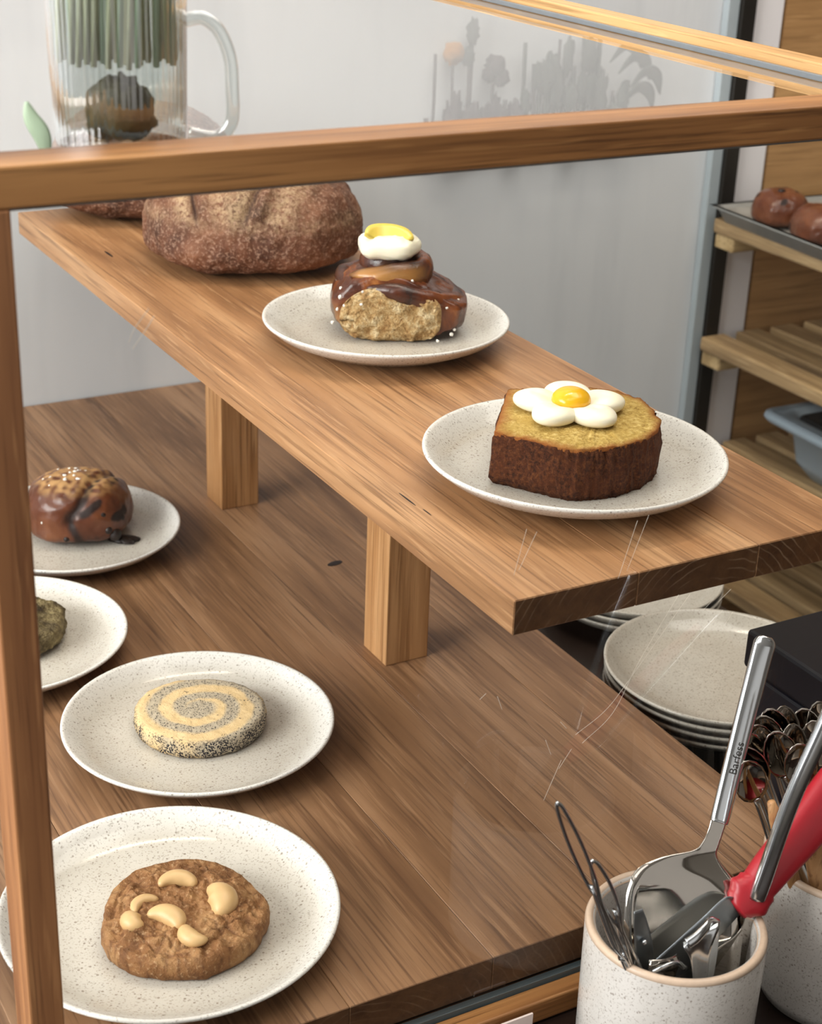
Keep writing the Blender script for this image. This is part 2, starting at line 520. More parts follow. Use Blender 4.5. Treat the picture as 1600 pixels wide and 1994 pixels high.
struct(box('wall_back', (-2.2, .934, ZF), (2.6, 1.03, ZC), 'plaster', bev=0))
struct(box('wall_left', (-2.3, -3.2, ZF), (-2.2, .934, ZC), 'plaster', bev=0))
struct(box('wall_right', (2.6, -3.2, ZF), (2.7, 1.03, ZC), 'room_wall', bev=0))
struct(box('wall_front', (-2.3, -3.3, ZF), (2.7, -3.2, ZC), 'room_wall', bev=0))
struct(box('floor', (-2.3, -3.3, ZF - .1), (2.7, 1.03, ZF), 'floor_stone', bev=0))
struct(box('ceiling', (-2.3, -3.3, ZC), (2.7, 1.03, ZC + .1), 'ceiling_white', bev=0))
pn = struct(box('trim_1', (1.299, .925, ZF), (2.59, .934, ZC), 'panel_wood', bev=.0008))
pn['label'] = 'oak veneer wall panel with level grain behind the slatted rack'

tr2 = struct(box('trim_2', (1.2368, .922, ZF), (1.2918, .934, ZC), 'white_paint', bev=.0008)); tr2['label'] = 'narrow white painted strip between the dark upright and the oak panel'
# service counter
ct = thing('service_counter', 'dark brown polished stone counter under the pastry case and the speckled pots', 'counter', (0, 0, ZF))
box('counter_top', (-.6, -.62, .92), (.706, .46, .95), 'counter_stone', ct, .002)
box('counter_body', (-.58, -.60, 0.0), (.69, .44, .92), 'dark_metal', ct, .002)
box('rear_counter', (-.6, .46, 0.0), (.46, .93, .9), 'dark_metal', ct, .002)

# ------------------------------------------------------------------ pastry case
XL, XR, YF, YB = -.117, .475, -.176, .925
ZT = .5345
case = thing('pastry_display_case', 'oak framed glass pastry case with slim posts and a staved wooden base', 'display case', (0, 0, 0))
box('front_top_rail', (XL, YF, ZT - .0185), (XR, YF + .030, ZT), 'oak_frame_x', case, .0012)
box('side_top_rail', (.4555, YF + .030, ZT - .0185), (XR, YB, ZT), 'oak_frame_y', case, .0012)
box('side_top_rail', (XL, YF + .030, ZT - .0185), (XL + .0195, YB, ZT), 'oak_frame_y', case, .0012)
box('rear_top_rail', (XL + .0195, YB - .02, ZT - .0185), (.4555, YB, ZT), 'oak_frame_x', case, .0012)
box('post', (XL, YF, -.0315), (XL + .0185, YF + .030, ZT - .0185), 'oak_frame_z', case, .0012)
box('post', (XR - .0185, YF, -.0315), (XR, YF + .030, ZT - .0185), 'oak_frame_z', case, .0012)
box('post', (XL, YB - .02, -.0315), (XL + .0185, YB, ZT - .0185), 'oak_frame_z', case, .0012)
box('bottom_rail', (XL, YF, -.0485), (XR, YF + .0136, -.0315), 'oak_frame_x', case, .0012)
box('glass_channel', (XL, YF + .0137, -.0485), (XR, YF + .0188, -.0275), 'gasket', case, .0004)
box('base_support', (XL + .005, -.150, -.0485), (.45, .92, -.027), 'dark_metal', case, .001)
edges = [-.105, -.02, .0835, .187, .290, .392, .4565]
for a, b in zip(edges[:-1], edges[1:]):
    box('base_stave', (a + .00012, -.157, -.0262), (b - .00012, .9317, 0), 'oak_table', case, .0005, 1)
g = box('front_glass', (XL + .0187, -.1640, -.0270), (XR - .0187, -.1600, ZT - .0187), 'pane_glass', case, 0)
top = box('top_glass', (XL + .020, YF + .0305, .5185), (.4552, YB - .0205, .5240), 'top_pane_glass', case, 0)
box('side_glass', (XL + .006, YF + .0305, .0005), (XL + .010, YB - .0205, ZT - .019), 'pane_glass', case, 0)
# grey sealant along the joints of glass and oak
box('sealant_bead', (XL + .0190, -.1595, ZT - .0235), (XR - .0190, -.1540, ZT - .0187), 'silicone', case, .0008)
box('sealant_bead', (XL + .0187, -.1595, .0005), (XL + .0225, -.1545, ZT - .0240), 'silicone', case, .0008)
box('sealant_bead', (.4515, YF + .0305, .5242), (.4553, YB - .0205, .5282), 'silicone', case, .0008)
box('sealant_bead', (XL + .020, YF + .0305, .5242), (.4512, YF + .0335, .5275), 'silicone', case, .0006)


def scratch(pts, wd):
    path = spline([Vector((x, -.16405, z)) for x, z in pts], 8)
    vs, fs = sweep('s', path, [(wd, .00006)] * len(path), None, up=(0, 1, 0), n=6, raw=True)
    return vs, fs


SV, SF = [], []
for pts, wd in (([(.3084, .2396), (.2694, .1906), (.2521, .1714), (.2311, .1597)], .00014), ([(.2996, .2412), (.2745, .2008), (.2583, .1684), (.2369, .1521)], .00014),
                ([(.2220, .1440), (.2113, .1177)], .00014), ([(.2290, .1500), (.2207, .1380)], .00014), ([(.262, .298), (.252, .262)], .00014), ([(.270, .300), (.258, .266)], .00012),
                ([(-.0342, .4618), (-.0415, .4528), (-.0447, .4463)], .00018), ([(-.0318, .4578), (-.0358, .4521), (-.0429, .4431)], .00018), ([(.1842, .3075), (.1777, .2799)], .00012), ([(.1913, .3045), (.1809, .2825)], .00012),
                ([(.336, .222), (.328, .214)], .00012), ([(.341, .236), (.332, .229)], .00012), ([(.345, .219), (.339, .210)], .00011), ([(.328, .232), (.321, .226)], .0001),
                ([(.172, .202), (.176, .192)], .00014), ([(.160, .203), (.164, .206)], .00014), ([(.209, .162), (.214, .150)], .00012), ([(.219, .172), (.224, .166)], .00012)):
    v_, f_ = scratch(pts, wd); n0 = len(SV); SV += v_; SF += [[q + n0 for q in f] for f in f_]
o = pydata('scratches', SV, SF, 'scratch_white', g); o['kind'] = 'stuff'; o['label'] = 'pale scratches worn into the front glass'

# ------------------------------------------------------------------ raised shelf
sh = thing('raised_shelf', 'long oak plank shelf raised on square oak legs inside the glass case', 'shelf', (.33, .35, 0))
SH, ST = .2507, .0235
for a, b in ((.193, .283), (.283, .378), (.378, .467)):
    box('shelf_stave', (a - .33 + .00008, -.1442 - .35, SH - ST), (b - .33 - .00008, .858 - .35, SH), 'oak_shelf', sh, .0007, 1)
for y in (.2045, .5605):
    box('leg', (.3015 - .33, y - .35, 0), (.3425 - .33, y - .35 + .0405, SH - ST), 'oak_leg', sh, .001)

kn = blob('knot', lambda d: Vector((.0085 * d.x, .0045 * d.y + .0015 * d.x, .00025 * d.z)), 'chocolate', case, 20, 10); kn.location = (.3515, .4012, .0001); kn['label'] = 'dark open knot in the wood'
for (x, y, l_, w_) in ((.2068, .012, .012, .0007), (.227, .663, .012, .0016), (.2085, -.012, .006, .0005)):
    kn = blob('knot', lambda d: Vector((w_ * d.x, l_ * d.y, .0002 * d.z)), 'chocolate', sh, 14, 8); kn.location = (x - .33, y - .35, SH + .0001); kn['label'] = 'dark crack in the wood'

# ------------------------------------------------------------------ plates


def plate_mesh(mat, name='stoneware_plate', R=.105):
    k = R / .105
    prof = [(0, .0), (.052 * k, .0), (.058 * k, .0015), (.078 * k, .0055), (.095 * k, .0135), (.1035 * k, .0205), (.1049 * k, .0222), (.1046 * k, .0236), (.1030 * k, .0238), (.1010 * k, .0226),
            (.0965 * k, .0180), (.088 * k, .0123), (.078 * k, .0092), (.066 * k, .0079), (.04 * k, .0076), (0.0, .0075)]
    vs, fs = [], []; n = 96; m = len(prof)
    vs.append((0, 0, prof[0][1])); vs.append((0, 0, prof[-1][1]))
    for i in range(n):
        a = 2 * PI * i / n
        for r_, z in prof[1:-1]: vs.append((r_ * math.cos(a), r_ * math.sin(a), z))
    q = m - 2
    for i in range(n):
        j = (i + 1) % n
        fs.append((0, 2 + j * q, 2 + i * q)); fs.append((1, 2 + i * q + q - 1, 2 + j * q + q - 1))
        for k_ in range(q - 1): fs.append((2 + i * q + k_, 2 + j * q + k_, 2 + j * q + k_ + 1, 2 + i * q + k_ + 1))
    return vs, fs


PV, PF = plate_mesh('')
plate0 = pydata('stoneware_plate', PV, PF, 'stoneware_white')
plates = [((.1138, .1609, 0), 'speckled white plate under the round poppy seed swirl biscuit'),
          ((.3271, -.0062, SH), 'speckled white plate under the yellow cake slice at the shelf end'),
          ((.3497, .3104, SH), 'speckled white plate under the cream topped glazed bun on the shelf'),
          ((.0115, -.0428, 0), 'speckled white plate under the cashew cookie, nearest the bottom edge'),
          ((.1377, .5441, 0), 'speckled white plate under the sugared brown chocolate bun'),
          ((.0171, .3602, 0), 'speckled white plate under the half hidden green cookie')]
for i, (loc, lab) in enumerate(plates):
    o = plate0 if i == 0 else plate0.copy()
    if i: COL.objects.link(o)
    if i == 3: o.scale = (1.045, 1.045, 1)
    o.location = loc; o.rotation_euler = (0, 0, i * 1.1); tag(o, lab, 'plate', 'plates holding pastries in the case')

ordn = ['bottom', 'second from bottom', 'third from bottom', 'topmost']
for (cx, cy, nn_, where, R_) in ((.5733, .0899, 4, 'nearer grey plate stack beside the black box', .102), (.618, .279, 3, 'farther grey plate stack half under the shelf', .088)):
    PV2, PF2 = plate_mesh('', R=R_)
    st0 = pydata('stoneware_plate', PV2, PF2, 'stoneware_grey')
    for k in range(nn_):
        o = st0 if k == 0 else st0.copy()
        if k: COL.objects.link(o)
        o.location = (cx + random.uniform(-.001, .001), cy + random.uniform(-.001, .001), -.0500 + k * .0078); o.rotation_euler = (0, 0, k * 2.1)
        nm = 'topmost' if k == nn_ - 1 else ('bottom' if k == 0 else ordn[k])
        tag(o, '%s plate of the %s' % (nm, where), 'plate', 'stacked spare plates')

# ------------------------------------------------------------------ bread loaves


def loaf(name, a, b, H, seed, scores, parent):
    off = Vector((seed * 3.1, seed * 1.7, 0))

    def fn(d):
        x = a * sp(d.x, .86); y = b * sp(d.y, .86)
        z = H * .34 + (H * .66 * sp(d.z, .9) if d.z > 0 else H * .34 * sp(d.z, .55))
        v = Vector((x, y, z))
        nrm = Vector((d.x / a, d.y / b, d.z / H)).normalized()
        am = .004 * fbm(v + off, 22) + .0014 * fbm(v + off, 110)
        v += nrm * am
        for (x0, x1, bow) in scores:
            if d.z > 0:
                s_ = (v.y + b) / (2 * b); cxx = x0 + (x1 - x0) * s_ + bow * math.sin(PI * s_)
                cxx += (v.z - H * .7) * x1 * 6; dd = v.x - cxx; fade = min(1, max(0, (v.z - H * .50) / (H * .12)))
                v -= nrm * (.006 * math.exp(-(dd / .004) ** 2) - .004 * math.exp(-((dd - .010) / .007) ** 2)) * fade
        v.z = max(v.z, 0)
        return v

    def at(p, d):
        fl, cut = 0, 0
        for (x0, x1, bow) in scores:
            s_ = (p.y + b) / (2 * b); cxx = x0 + (x1 - x0) * s_ + bow * math.sin(PI * s_)
            cxx += (p.z - H * .7) * x1 * 6; dd = p.x - cxx; fade = min(1, max(0, (p.z - H * .47) / (H * .12)))
            fl = max(fl, fade * math.exp(-((dd + .010) / .010) ** 2) * .7, fade * math.exp(-((dd - .030) / .014) ** 2) * .6)
            cut = max(cut, fade * math.exp(-(dd / .0019) ** 2))
        lowband = math.exp(-((p.z - H * .52) / (H * .07)) ** 2) * .45
        return {'flour': max(fl, lowband * (.5 + .5 * noise.noise(p * 60))), 'cut': cut}
    return blob('crust', fn, 'loaf_crust', parent, 340, 170, at)


l1 = thing('bread_loaf', 'scored floury sourdough loaf sitting behind the cream topped bun', 'bread', (.352, .592, SH), VIEW, 'sourdough loaves on the shelf')
loaf('crust', .106, .096, .106, 1, [(-.050, -.052, .0), (.002, .030, .010)], l1)
l2 = thing('bread_loaf', 'sourdough loaf at the far wall end of the shelf, mostly behind the top rail', 'bread', (.322, .815, SH), VIEW, 'sourdough loaves on the shelf')
loaf('crust', .100, .082, .118, 2, [(-.03, -.02, .01)], l2)

# ------------------------------------------------------------------ cream topped bun
bn = thing('glazed_bun', 'dark glazed coiled bun with torn pale side, white cream and lemon on top', 'bun', (.368, .322, SH + .0077), VIEW)


def bun_body(d):
    a, b, H = .0585, .051, .058
    x = a * sp(d.x, .84); y = b * sp(d.y, .80); z = H * .42 + (H * .58 * sp(d.z, .8) if d.z > 0 else H * .42 * sp(d.z, .5))
    v = Vector((x, y, z))
    top_ = max(0, (v.z - .03) / .028)
    v.z -= top_ * (max(0, v.x + .0) * .42)
    v += Vector((d.x, d.y, d.z)) * (.0022 * fbm(v, 45) + .0006 * fbm(v, 160))
    if v.y < -.034: v.y = -.034 + (v.y + .034) * .25
    v.z = max(0, v.z); return v


bbody = blob('bun_body', bun_body, 'bun_glaze', bn, 130, 80, lambda p, d: {'pale': max(0, min(1, (-.010 - p.y) / .02)) * max(0, min(1, (.030 - p.z) / .03)) * max(0, min(1, (-p.x - .035) / .01 + .5)) * .9})


def torn(d):
    v = Vector((-.006 + .0425 * sp(d.x, .55), -.0365 + .0072 * d.y, .0215 + .0212 * sp(d.z, .6)))
    if v.x < -.02: v.z += (v.x + .02) * .18 * (1 if v.z > .02 else 0)
    v.z += max(0, v.z - .02) * .2 * math.cos((v.x + .006) * 38)
    v.y += .004 * fbm(v, 80, 5) - .0026 * abs(fbm(v, 200, 3))
    v.z = max(.0005, v.z); return v


tornb = o = blob('torn_side', torn, 'crumb', bn, 140, 90); o['label'] = 'pale torn crumb on the bun side'
# coiled strip on the top
pth, sec = [], []
for i in range(90):
    u = i / 89; an = -2.5 + u * 2 * PI * 1.75; rr = .0355 * (1 - u) + .004 * u
    pth.append(Vector((-.008 + rr * math.cos(an), .004 + rr * .92 * math.sin(an), .0515 + .008 * u)))
    th_ = .0088 * (1 - .25 * u); hh = .0118 * min(1, u * 8 + .25)
    sec.append((th_, hh))
vs, fs = sweep('c', pth, sec, None, n=14, raw=True)
vs = [v + Vector((0, 0, 1)) * .0012 * fbm(v, 90) for v in vs]
coilc = [max(0, min(1, 1.4 - abs(v.z - .052) / .008)) * max(0, min(1, (-v.y - .015) / .012)) * (.75 if v.x > -.035 else .4) for v in vs]
pydata('top_coil', vs, fs, 'bun_glaze', bn, True, {'pale': coilc})
pth = []
for i in range(60):
    u = i / 59; an = -2.2 + u * 2 * PI * .93; rr = .047
    pth.append(Vector((.000 + rr * 1.03 * math.cos(an), .002 + rr * .88 * math.sin(an), .0425 - .016 * max(0, math.cos(an)) - .001 * math.sin(an))))
vs, fs = sweep('c', pth, [(.0085 * min(1, .3 + 6 * min(i, 59 - i) / 59), .0085 * min(1, .3 + 6 * min(i, 59 - i) / 59)) for i in range(60)], None, n=14, raw=True)
vs = [v + Vector((0, 0, 1)) * .0016 * fbm(v, 70) for v in vs]
pydata('outer_coil', vs, fs, 'bun_glaze', bn, True, {'pale': [0.0] * len(vs)})


def cream_fn(d):
    w_ = .0265 * (1 + .05 * math.sin(5 * math.atan2(d.y, d.x) + .6))
    return Vector((w_ * sp(d.x, .85), w_ * .92 * sp(d.y, .85), .0105 * sp(d.z, .75) + .0012 * fbm(d, 3))) + Vector((0, 0, .0105))


cr = blob('cream_dollop', cream_fn, 'cream', bn, 56, 32); cr.location = (-.010, .002, .0612); cr['label'] = 'white whipped cream dollop'
# lemon piece: a bent quarter slice
LV, LF = [], []
na, nr = 16, 5
for s_ in (0, 1):
    for i in range(na + 1):
        a = PI * (.02 + .96 * i / na)
        for k in range(nr + 1):
            r_ = .0195 * k / nr
            x = r_ * math.cos(a); y = r_ * math.sin(a)
            z = .006 * (x / .0195) ** 2 * (1 if x > 0 else 1.5) + (.0035 if s_ else 0)
            LV.append(Vector((x, y, z)))
W_ = nr + 1; T_ = (na + 1) * W_
for s_ in (0, 1):
    for i in range(na):
        for k in range(nr):
            q = [s_ * T_ + i * W_ + k, s_ * T_ + (i + 1) * W_ + k, s_ * T_ + (i + 1) * W_ + k + 1, s_ * T_ + i * W_ + k + 1]
            LF.append(q)
for i in range(na): LF.append([i * W_ + nr, (i + 1) * W_ + nr, T_ + (i + 1) * W_ + nr, T_ + i * W_ + nr])
for k in range(nr): LF.append([k, k + 1, T_ + k + 1, T_ + k]); LF.append([na * W_ + k, na * W_ + k + 1, T_ + na * W_ + k + 1, T_ + na * W_ + k])
lm = pydata('lemon_piece', LV, LF, ['lemon', 'lemon_pith'], bn, True); lm.location = (-.011, -.007, .0745); lm.rotation_euler = (.75, .05, .15); lm.scale = (1.08, .95, 1.1)
lm['label'] = 'yellow lemon piece on the cream'
sug = None
for (x, y, z) in ((-.056, -.033, .050), (-.051, -.037, .036), (-.046, -.040, .03), (-.055, -.030, .012), (.008, -.038, .0470), (.014, -.042, .043), (.012, -.030, .050), (.040, -.0345, .030),
                  (.050, -.018, .030), (.048, -.030, .010), (.0455, -.034, .007), (.034, -.043, .0035), (-.031, -.044, .033), (-.054, -.034, .024), (.022, -.034, .040), (-.03, -.04, .044)):
    if sug is None:
        bm = bmesh.new(); bmesh.ops.create_icosphere(bm, subdivisions=1, radius=.0017)
        for v in bm.verts: v.co *= 1 + random.uniform(-.25, .25)
        me = bpy.data.meshes.new('sugar_nib'); bm.to_mesh(me); bm.free(); sug = link('sugar_nib', me, 'sugar', bn); o = sug
    else:
        o = sug.copy(); COL.objects.link(o)
    q = min((v.co for m_ in (bbody, tornb) for v in m_.data.vertices), key=lambda c_: (c_ - Vector((x, y, z))).length) if z > .012 else Vector((x, y, z))
    o.location = q; o.rotation_euler = (x * 90, y * 70, z * 50); k = random.uniform(.7, 1.25); o.scale = (k, k, k)

# ------------------------------------------------------------------ cake slice
CK = (.3271, -.0062, SH + .0077)
ck = thing('cake_slice', 'thick yellow cake slice with brown crust topped by a cream flower', 'cake', CK)
outl = [(.3158, .0668), (.345, .0575), (.3740, .0452), (.3885, .0305), (.3945, .0120), (.3890, -.012), (.3836, -.0205), (.3822, -.0300), (.3690, -.0440), (.3500, -.0545), (.3288, -.0590), (.310, -.0575), (.2960, -.0540), (.2870, -.0455),
        (.2735, -.0220), (.2610, -.0030)]
pts = []
for i in range(len(outl)):
    A, B = Vector(outl[i]), Vector(outl[(i + 1) % len(outl)])
    for k in range(14): pts.append(A.lerp(B, k / 14))
cen = sum(pts, Vector((0, 0))) / len(pts)
pts = [p_ - Vector((CK[0], CK[1])) for p_ in pts]; cen -= Vector((CK[0], CK[1]))
Hc = .0365
rows = [(0, .0), (0, .96), (.005, 1.0), (.012, 1.004), (.020, 1.0), (.028, .995), (.0335, .992), (Hc, .975)]
n = len(pts); vs = []; fs = []; mi = []; crust = []
for ri, (z, k) in enumerate(rows):
    for p_ in pts:
        if ri == 0: k = .9
        q = cen + (p_ - cen) * k
        v = Vector((q.x, q.y, z)); dr = (p_ - cen).normalized()
        am = .0014 * fbm(v, 150, 3) + .0013 * fbm(v, 480, 2)
        vs.append(v + Vector((dr.x, dr.y, 0)) * am + Vector((0, 0, .0006 * fbm(v, 300) if ri > 5 else 0))); crust.append(1.0)
for ri in range(len(rows) - 1):
    for i in range(n):
        j = (i + 1) % n; fs.append((ri * n + i, ri * n + j, (ri + 1) * n + j, (ri + 1) * n + i))
body = pydata('crust_side', vs, fs + [list(range(n))[::-1]], 'cake_crust', ck, True); body['label'] = 'dark brown crust'
vs, fs, crust = [], [], []
R_ = 14
for ri in range(R_ + 1):
    k = 1 - ri / R_
    for p_ in pts:
        q = cen + (p_ - cen) * .978 * k
        v = Vector((q.x, q.y, Hc + .0003 + .0010 * (1 - k ** 6)))
        v.z += .0009 * fbm(v, 260, 3) + .0006 * fbm(v, 60, 2); vs.append(v); crust.append(max(0, min(1, (k - .86) / .14 + .35 * noise.noise(v * 120))) if k > .84 else 0.0)
for ri in range(R_):
    for i in range(n):
        j = (i + 1) % n; fs.append((ri * n + i, ri * n + j, (ri + 1) * n + j, (ri + 1) * n + i))
bot = len(vs)
for p_ in pts:
    q = cen + (p_ - cen) * .978; vs.append(Vector((q.x, q.y, Hc - .002))); crust.append(1.0)
for i in range(n):
    j = (i + 1) % n; fs.append((bot + i, bot + j, j, i))
pydata('crumb_top', vs, fs, 'cake_crumb', ck, True, {'crust': crust})
fl = thing('cream_flower', None, None); fl.parent = ck; fl.location = (.3290 - CK[0], .0050 - CK[1], Hc + .0008)
fl['label'] = 'piped white cream flower with five petals and a yellow centre'


def petal_fn(d):
    v = Vector((.0178 * d.x * (1 + .12 * d.x), .0160 * d.y, .0070 * sp(d.z, .8)))
    v.z += .0065
    v.z -= .0038 * math.exp(-((v.x + .011) / .009) ** 2) * max(0, d.z) + .0012 * math.exp(-(v.y / .005) ** 2) * max(0, d.z) * (1 if v.x < .006 else .2)
    return v


pe0 = None
for k in range(5):
    a = math.radians(72 * k + 62)
    if pe0 is None: pe0 = blob('petal', petal_fn, 'cream', fl, 36, 22); o = pe0
    else: o = pe0.copy(); COL.objects.link(o)
    o.location = (.0205 * math.cos(a), .0205 * math.sin(a), .0); o.rotation_euler = (0, 0, a); o.scale = (1 + .05 * math.sin(k * 3), 1 + .06 * math.cos(k * 5), 1)
yk = blob('flower_centre', lambda d: Vector((.0135 * d.x, .0135 * d.y, .0085 * d.z + .0105)), 'yolk', fl, 36, 22); yk['label'] = 'glossy yellow curd centre'

# ------------------------------------------------------------------ poppy seed swirl biscuit
sw = thing('swirl_biscuit', 'round pale biscuit with a grey poppy seed spiral, on its white plate', 'biscuit', (.1195, .172, .0078), VIEW + .3)


def disc(name, rfun, H, mat, parent, nr=26, na=110, rough=.0006, bevel=.0035, dome=.0, side_attr='side', extra=None, attr2=None):
    vs, fs, at, at2 = [], [], [], []
    rings = [(.0, 0)] + [((i + 1) / nr, 0) for i in range(nr)]
    rows = [(k, 'top') for k in range(nr + 1)]
    vs.append(Vector((0, 0, H + dome))); at.append(0.0)
    for i in range(1, nr + 1):
        for j in range(na):
            a = 2 * PI * j / na; R = rfun(a); s_ = i / nr; r_ = (R - bevel) * s_
            v = Vector((r_ * math.cos(a), r_ * math.sin(a), H + dome * (1 - s_ * s_)))
            v.z += rough * fbm(v, 160, 3)
            if extra: v = extra(v, s_, a)
            vs.append(v); at.append(0.0)
    sides = [(-.3 * bevel, -.3), (0, -1), (.0004, -H * .35 / bevel), (.0004, -H * .65 / bevel), (-.0008, -(H - .0015) / bevel), (-.004, -H / bevel)]
    for (dr, dz) in sides:
        for j in range(na):
            a = 2 * PI * j / na; R = rfun(a) + dr + .0010 * fbm((math.cos(a) * .05, math.sin(a) * .05, dz * bevel), 130, 3)
            vs.append(Vector((R * math.cos(a), R * math.sin(a), H + dz * bevel))); at.append(1.0 if dz < -.5 else .5)
    nrow = nr + len(sides)
    for j in range(na): fs.append((0, 1 + j, 1 + (j + 1) % na))
    for i in range(nrow - 1):
        for j in range(na):
            l = (j + 1) % na; fs.append((1 + i * na + j, 1 + (i + 1) * na + j, 1 + (i + 1) * na + l, 1 + i * na + l))
    fs.append([1 + (nrow - 1) * na + j for j in range(na)][::-1])
    attrs = {side_attr: at}
    if attr2: attrs[attr2[0]] = [attr2[1](v) for v in vs]
    return pydata(name, vs, fs, mat, parent, True, attrs)


disc('dough', lambda a: .0495 * (1 + .03 * math.cos(2 * a + .5) + .012 * math.sin(3 * a + 1)), .0165, 'swirl_dough', sw)

# ------------------------------------------------------------------ cashew cookie
cc = thing('cashew_cookie', 'round cracked brown cookie studded with whole cashews', 'cookie', (.0168, -.0520, .0078), VIEW)


def crackf(v):
    w1 = noise.voronoi(Vector((v.x, v.y, 0)) * 95 + Vector((noise.noise(v * 70), noise.noise(v * 70 + Vector((9, 3, 1))), 0)) * .7)[0]
    return w1[1] - w1[0]


def cook(v, s_, a):
    e = crackf(v); amt = min(1, max(0, (s_ - .35) * 2.2))
    v = v.copy(); v.z += (.0024 * min(1, e / .35) - .0018) * amt
    v.z += .0024 * fbm(v, 55, 3) + .0012 * fbm(v, 240, 3)
    v.z -= .006 * max(0, s_ - .72) ** 1 * 1.3 + .0
    v.z += .0015 * math.exp(-((s_ - .75) / .12) ** 2)
    return v


disc('cookie_dough', lambda a: .0525 * (1 + .025 * math.cos(3 * a + .5) + .018 * math.sin(5 * a + 1) + .008 * math.sin(9 * a)), .0185, 'cookie_brown', cc, 70, 220, .0008, .0055, .0015, 'side', cook,
     ('crack', lambda v: max(0, 1 - crackf(v) / .10) * min(1, max(0, (v.length - .022) / .012)) * .7))


def cashew(parent, loc, rz, L, th, tilt=0.0, cut=False):
    path = []
    for i in range(17):
        u = i / 16; a = (-1.25 + 2.5 * u)
        path.append(Vector((L * .62 * math.sin(a), L * .62 * (math.cos(a) - .6), 0)))
    sec = []
    for i in range(17):
        u = i / 16; k = max(.12, math.sin(PI * min(1, max(0, u * .96 + .02))) ** .55) * (1 + .18 * (u - .5))
        sec.append((th * k, th * k * .86))
    o = sweep('cashew', path, sec, 'cashew_nut', parent, n=14)
    o.location = loc; o.rotation_euler = (tilt, .06, rz)
    return o


def cl(x, y):   # counter position to the cookie's own axes
    dx, dy = x - .0168, y + .0520; c_, s_ = math.cos(-VIEW), math.sin(-VIEW)
    return dx * c_ - dy * s_, dx * s_ + dy * c_


for (x, y, rz, L, th, z) in ((.0215, -.0300, .15, .0190, .0062, .0205), (.0365, -.0580, -1.25, .0190, .0100, .0205), (-.0155, -.0535, 2.2, .0115, .0072, .0195), (-.0050, -.0400, .9, .0160, .0044, .0190),
                             (.0010, -.0620, -.45, .0190, .0075, .0205), (.0119, -.0830, 2.4, .0160, .0062, .0200)):
    q = cl(x, y); cashew(cc, (q[0], q[1], z), rz, L, th)

# ------------------------------------------------------------------ brown buns


def brioche(parent, R, H, seed, drips):
    off = Vector((seed * 2.3, seed, seed * .7))

    def fn(d):
        x = R * sp(d.x, .85); y = R * .95 * sp(d.y, .85)
        z = H * .36 + (H * .64 * sp(d.z, .85) if d.z > 0 else H * .36 * sp(d.z, .55))
        v = Vector((x, y, z)); v += d * (.0028 * fbm(v + off, 26) + .0005 * fbm(v + off, 140))
        if drips:
            dd = abs(v.x - .022 - v.y * .35 - .004 * math.sin(v.z * 160)); g_ = max(0, min(1, (v.z - H * .25) / (H * .2)))
            v -= d * .004 * math.exp(-(dd / .005) ** 2) * g_
        v.z = max(0, v.z); return v

    def at(p, d):
        dk = 0; pl = 0
        if drips:
            dd = abs(p.x - .022 - p.y * .35 - .004 * math.sin(p.z * 160)); dk = math.exp(-(dd / (.0038 + .004 * abs(noise.noise(p * 70)))) ** 4) * (1 if p.z < H * .95 else .6)
            dk = max(dk, min(1, max(0, (noise.noise(p * 60 + off) - .28) / .1)) * (1 if (p.x > .008 and p.y < .01) else 0))
            pl = max(0, min(1, (p.z - H * .78) / (H * .14))) * max(0, min(1, .6 + noise.noise(p * 160) * 1.5))
        else:
            dk = 1 if noise.noise(p * 60 + off) > .52 else 0
        return {'dark': float(dk), 'pale': pl}
    return blob('bun_crust', fn, 'brioche', parent, 170, 100, at)


cb = thing('chocolate_bun', 'glossy brown domed bun with sugar nibs and melted chocolate, beside the oak post', 'bun', (.150, .559, .0078), VIEW)
brioche(cb, .0505, .062, 1, True)
pd = blob('chocolate_drip', lambda d: Vector((.013 * d.x + .003 * math.sin(6 * d.y), .0085 * d.y + .003 * fbm(d, 2), .0035 * d.z + .002)), 'chocolate', cb, 28, 14); pd.location = (.048, -.022, .0)
pd['label'] = 'pool of dark melted chocolate'
for (x, y, z, s_) in ((.041, -.030, .011, .0065), (.036, -.036, .018, .004), (-.002, -.047, .012, .003), (.044, -.018, .024, .005), (.031, -.036, .034, .004)):
    o = blob('chocolate_chip', lambda d: d * s_ + Vector((0, 0, 0)), 'chocolate', cb, 12, 8); o.location = (x, y, z)
for i in range(26):
    a = random.uniform(0, 2 * PI); r_ = .026 * math.sqrt(random.random())
    o = sug.copy(); COL.objects.link(o); o.parent = cb
    if i > 21: a = random.uniform(-2.6, -1); r_ = .040
    zz = .0605 - (r_ / .0505) ** 2.6 * .034 if i <= 21 else random.uniform(.022, .034)
    if i > 21: r_ = .0485
    o.location = (-.006 + r_ * math.cos(a), -.002 + r_ * .95 * math.sin(a), zz); o.rotation_euler = (i, i * 2.1, i * .7); k = random.uniform(.8, 1.5); o.scale = (k, k, k)

gc = thing('green_cookie', 'thick crumbly olive green cookie half hidden by the oak post', 'cookie', (.028, .372, .0078), VIEW)


def gfn(d):
    H = .026; v = Vector((.046 * sp(d.x, .8), .045 * sp(d.y, .8), H * .45 + (H * .55 * sp(d.z, .7) if d.z > 0 else H * .45 * sp(d.z, .5))))
    v += d * (.0035 * fbm(v, 60, 3) + .0014 * fbm(v, 220, 2)); v.z = max(0, v.z); return v


blob('cookie_dough', gfn, 'cookie_green', gc, 90, 50)

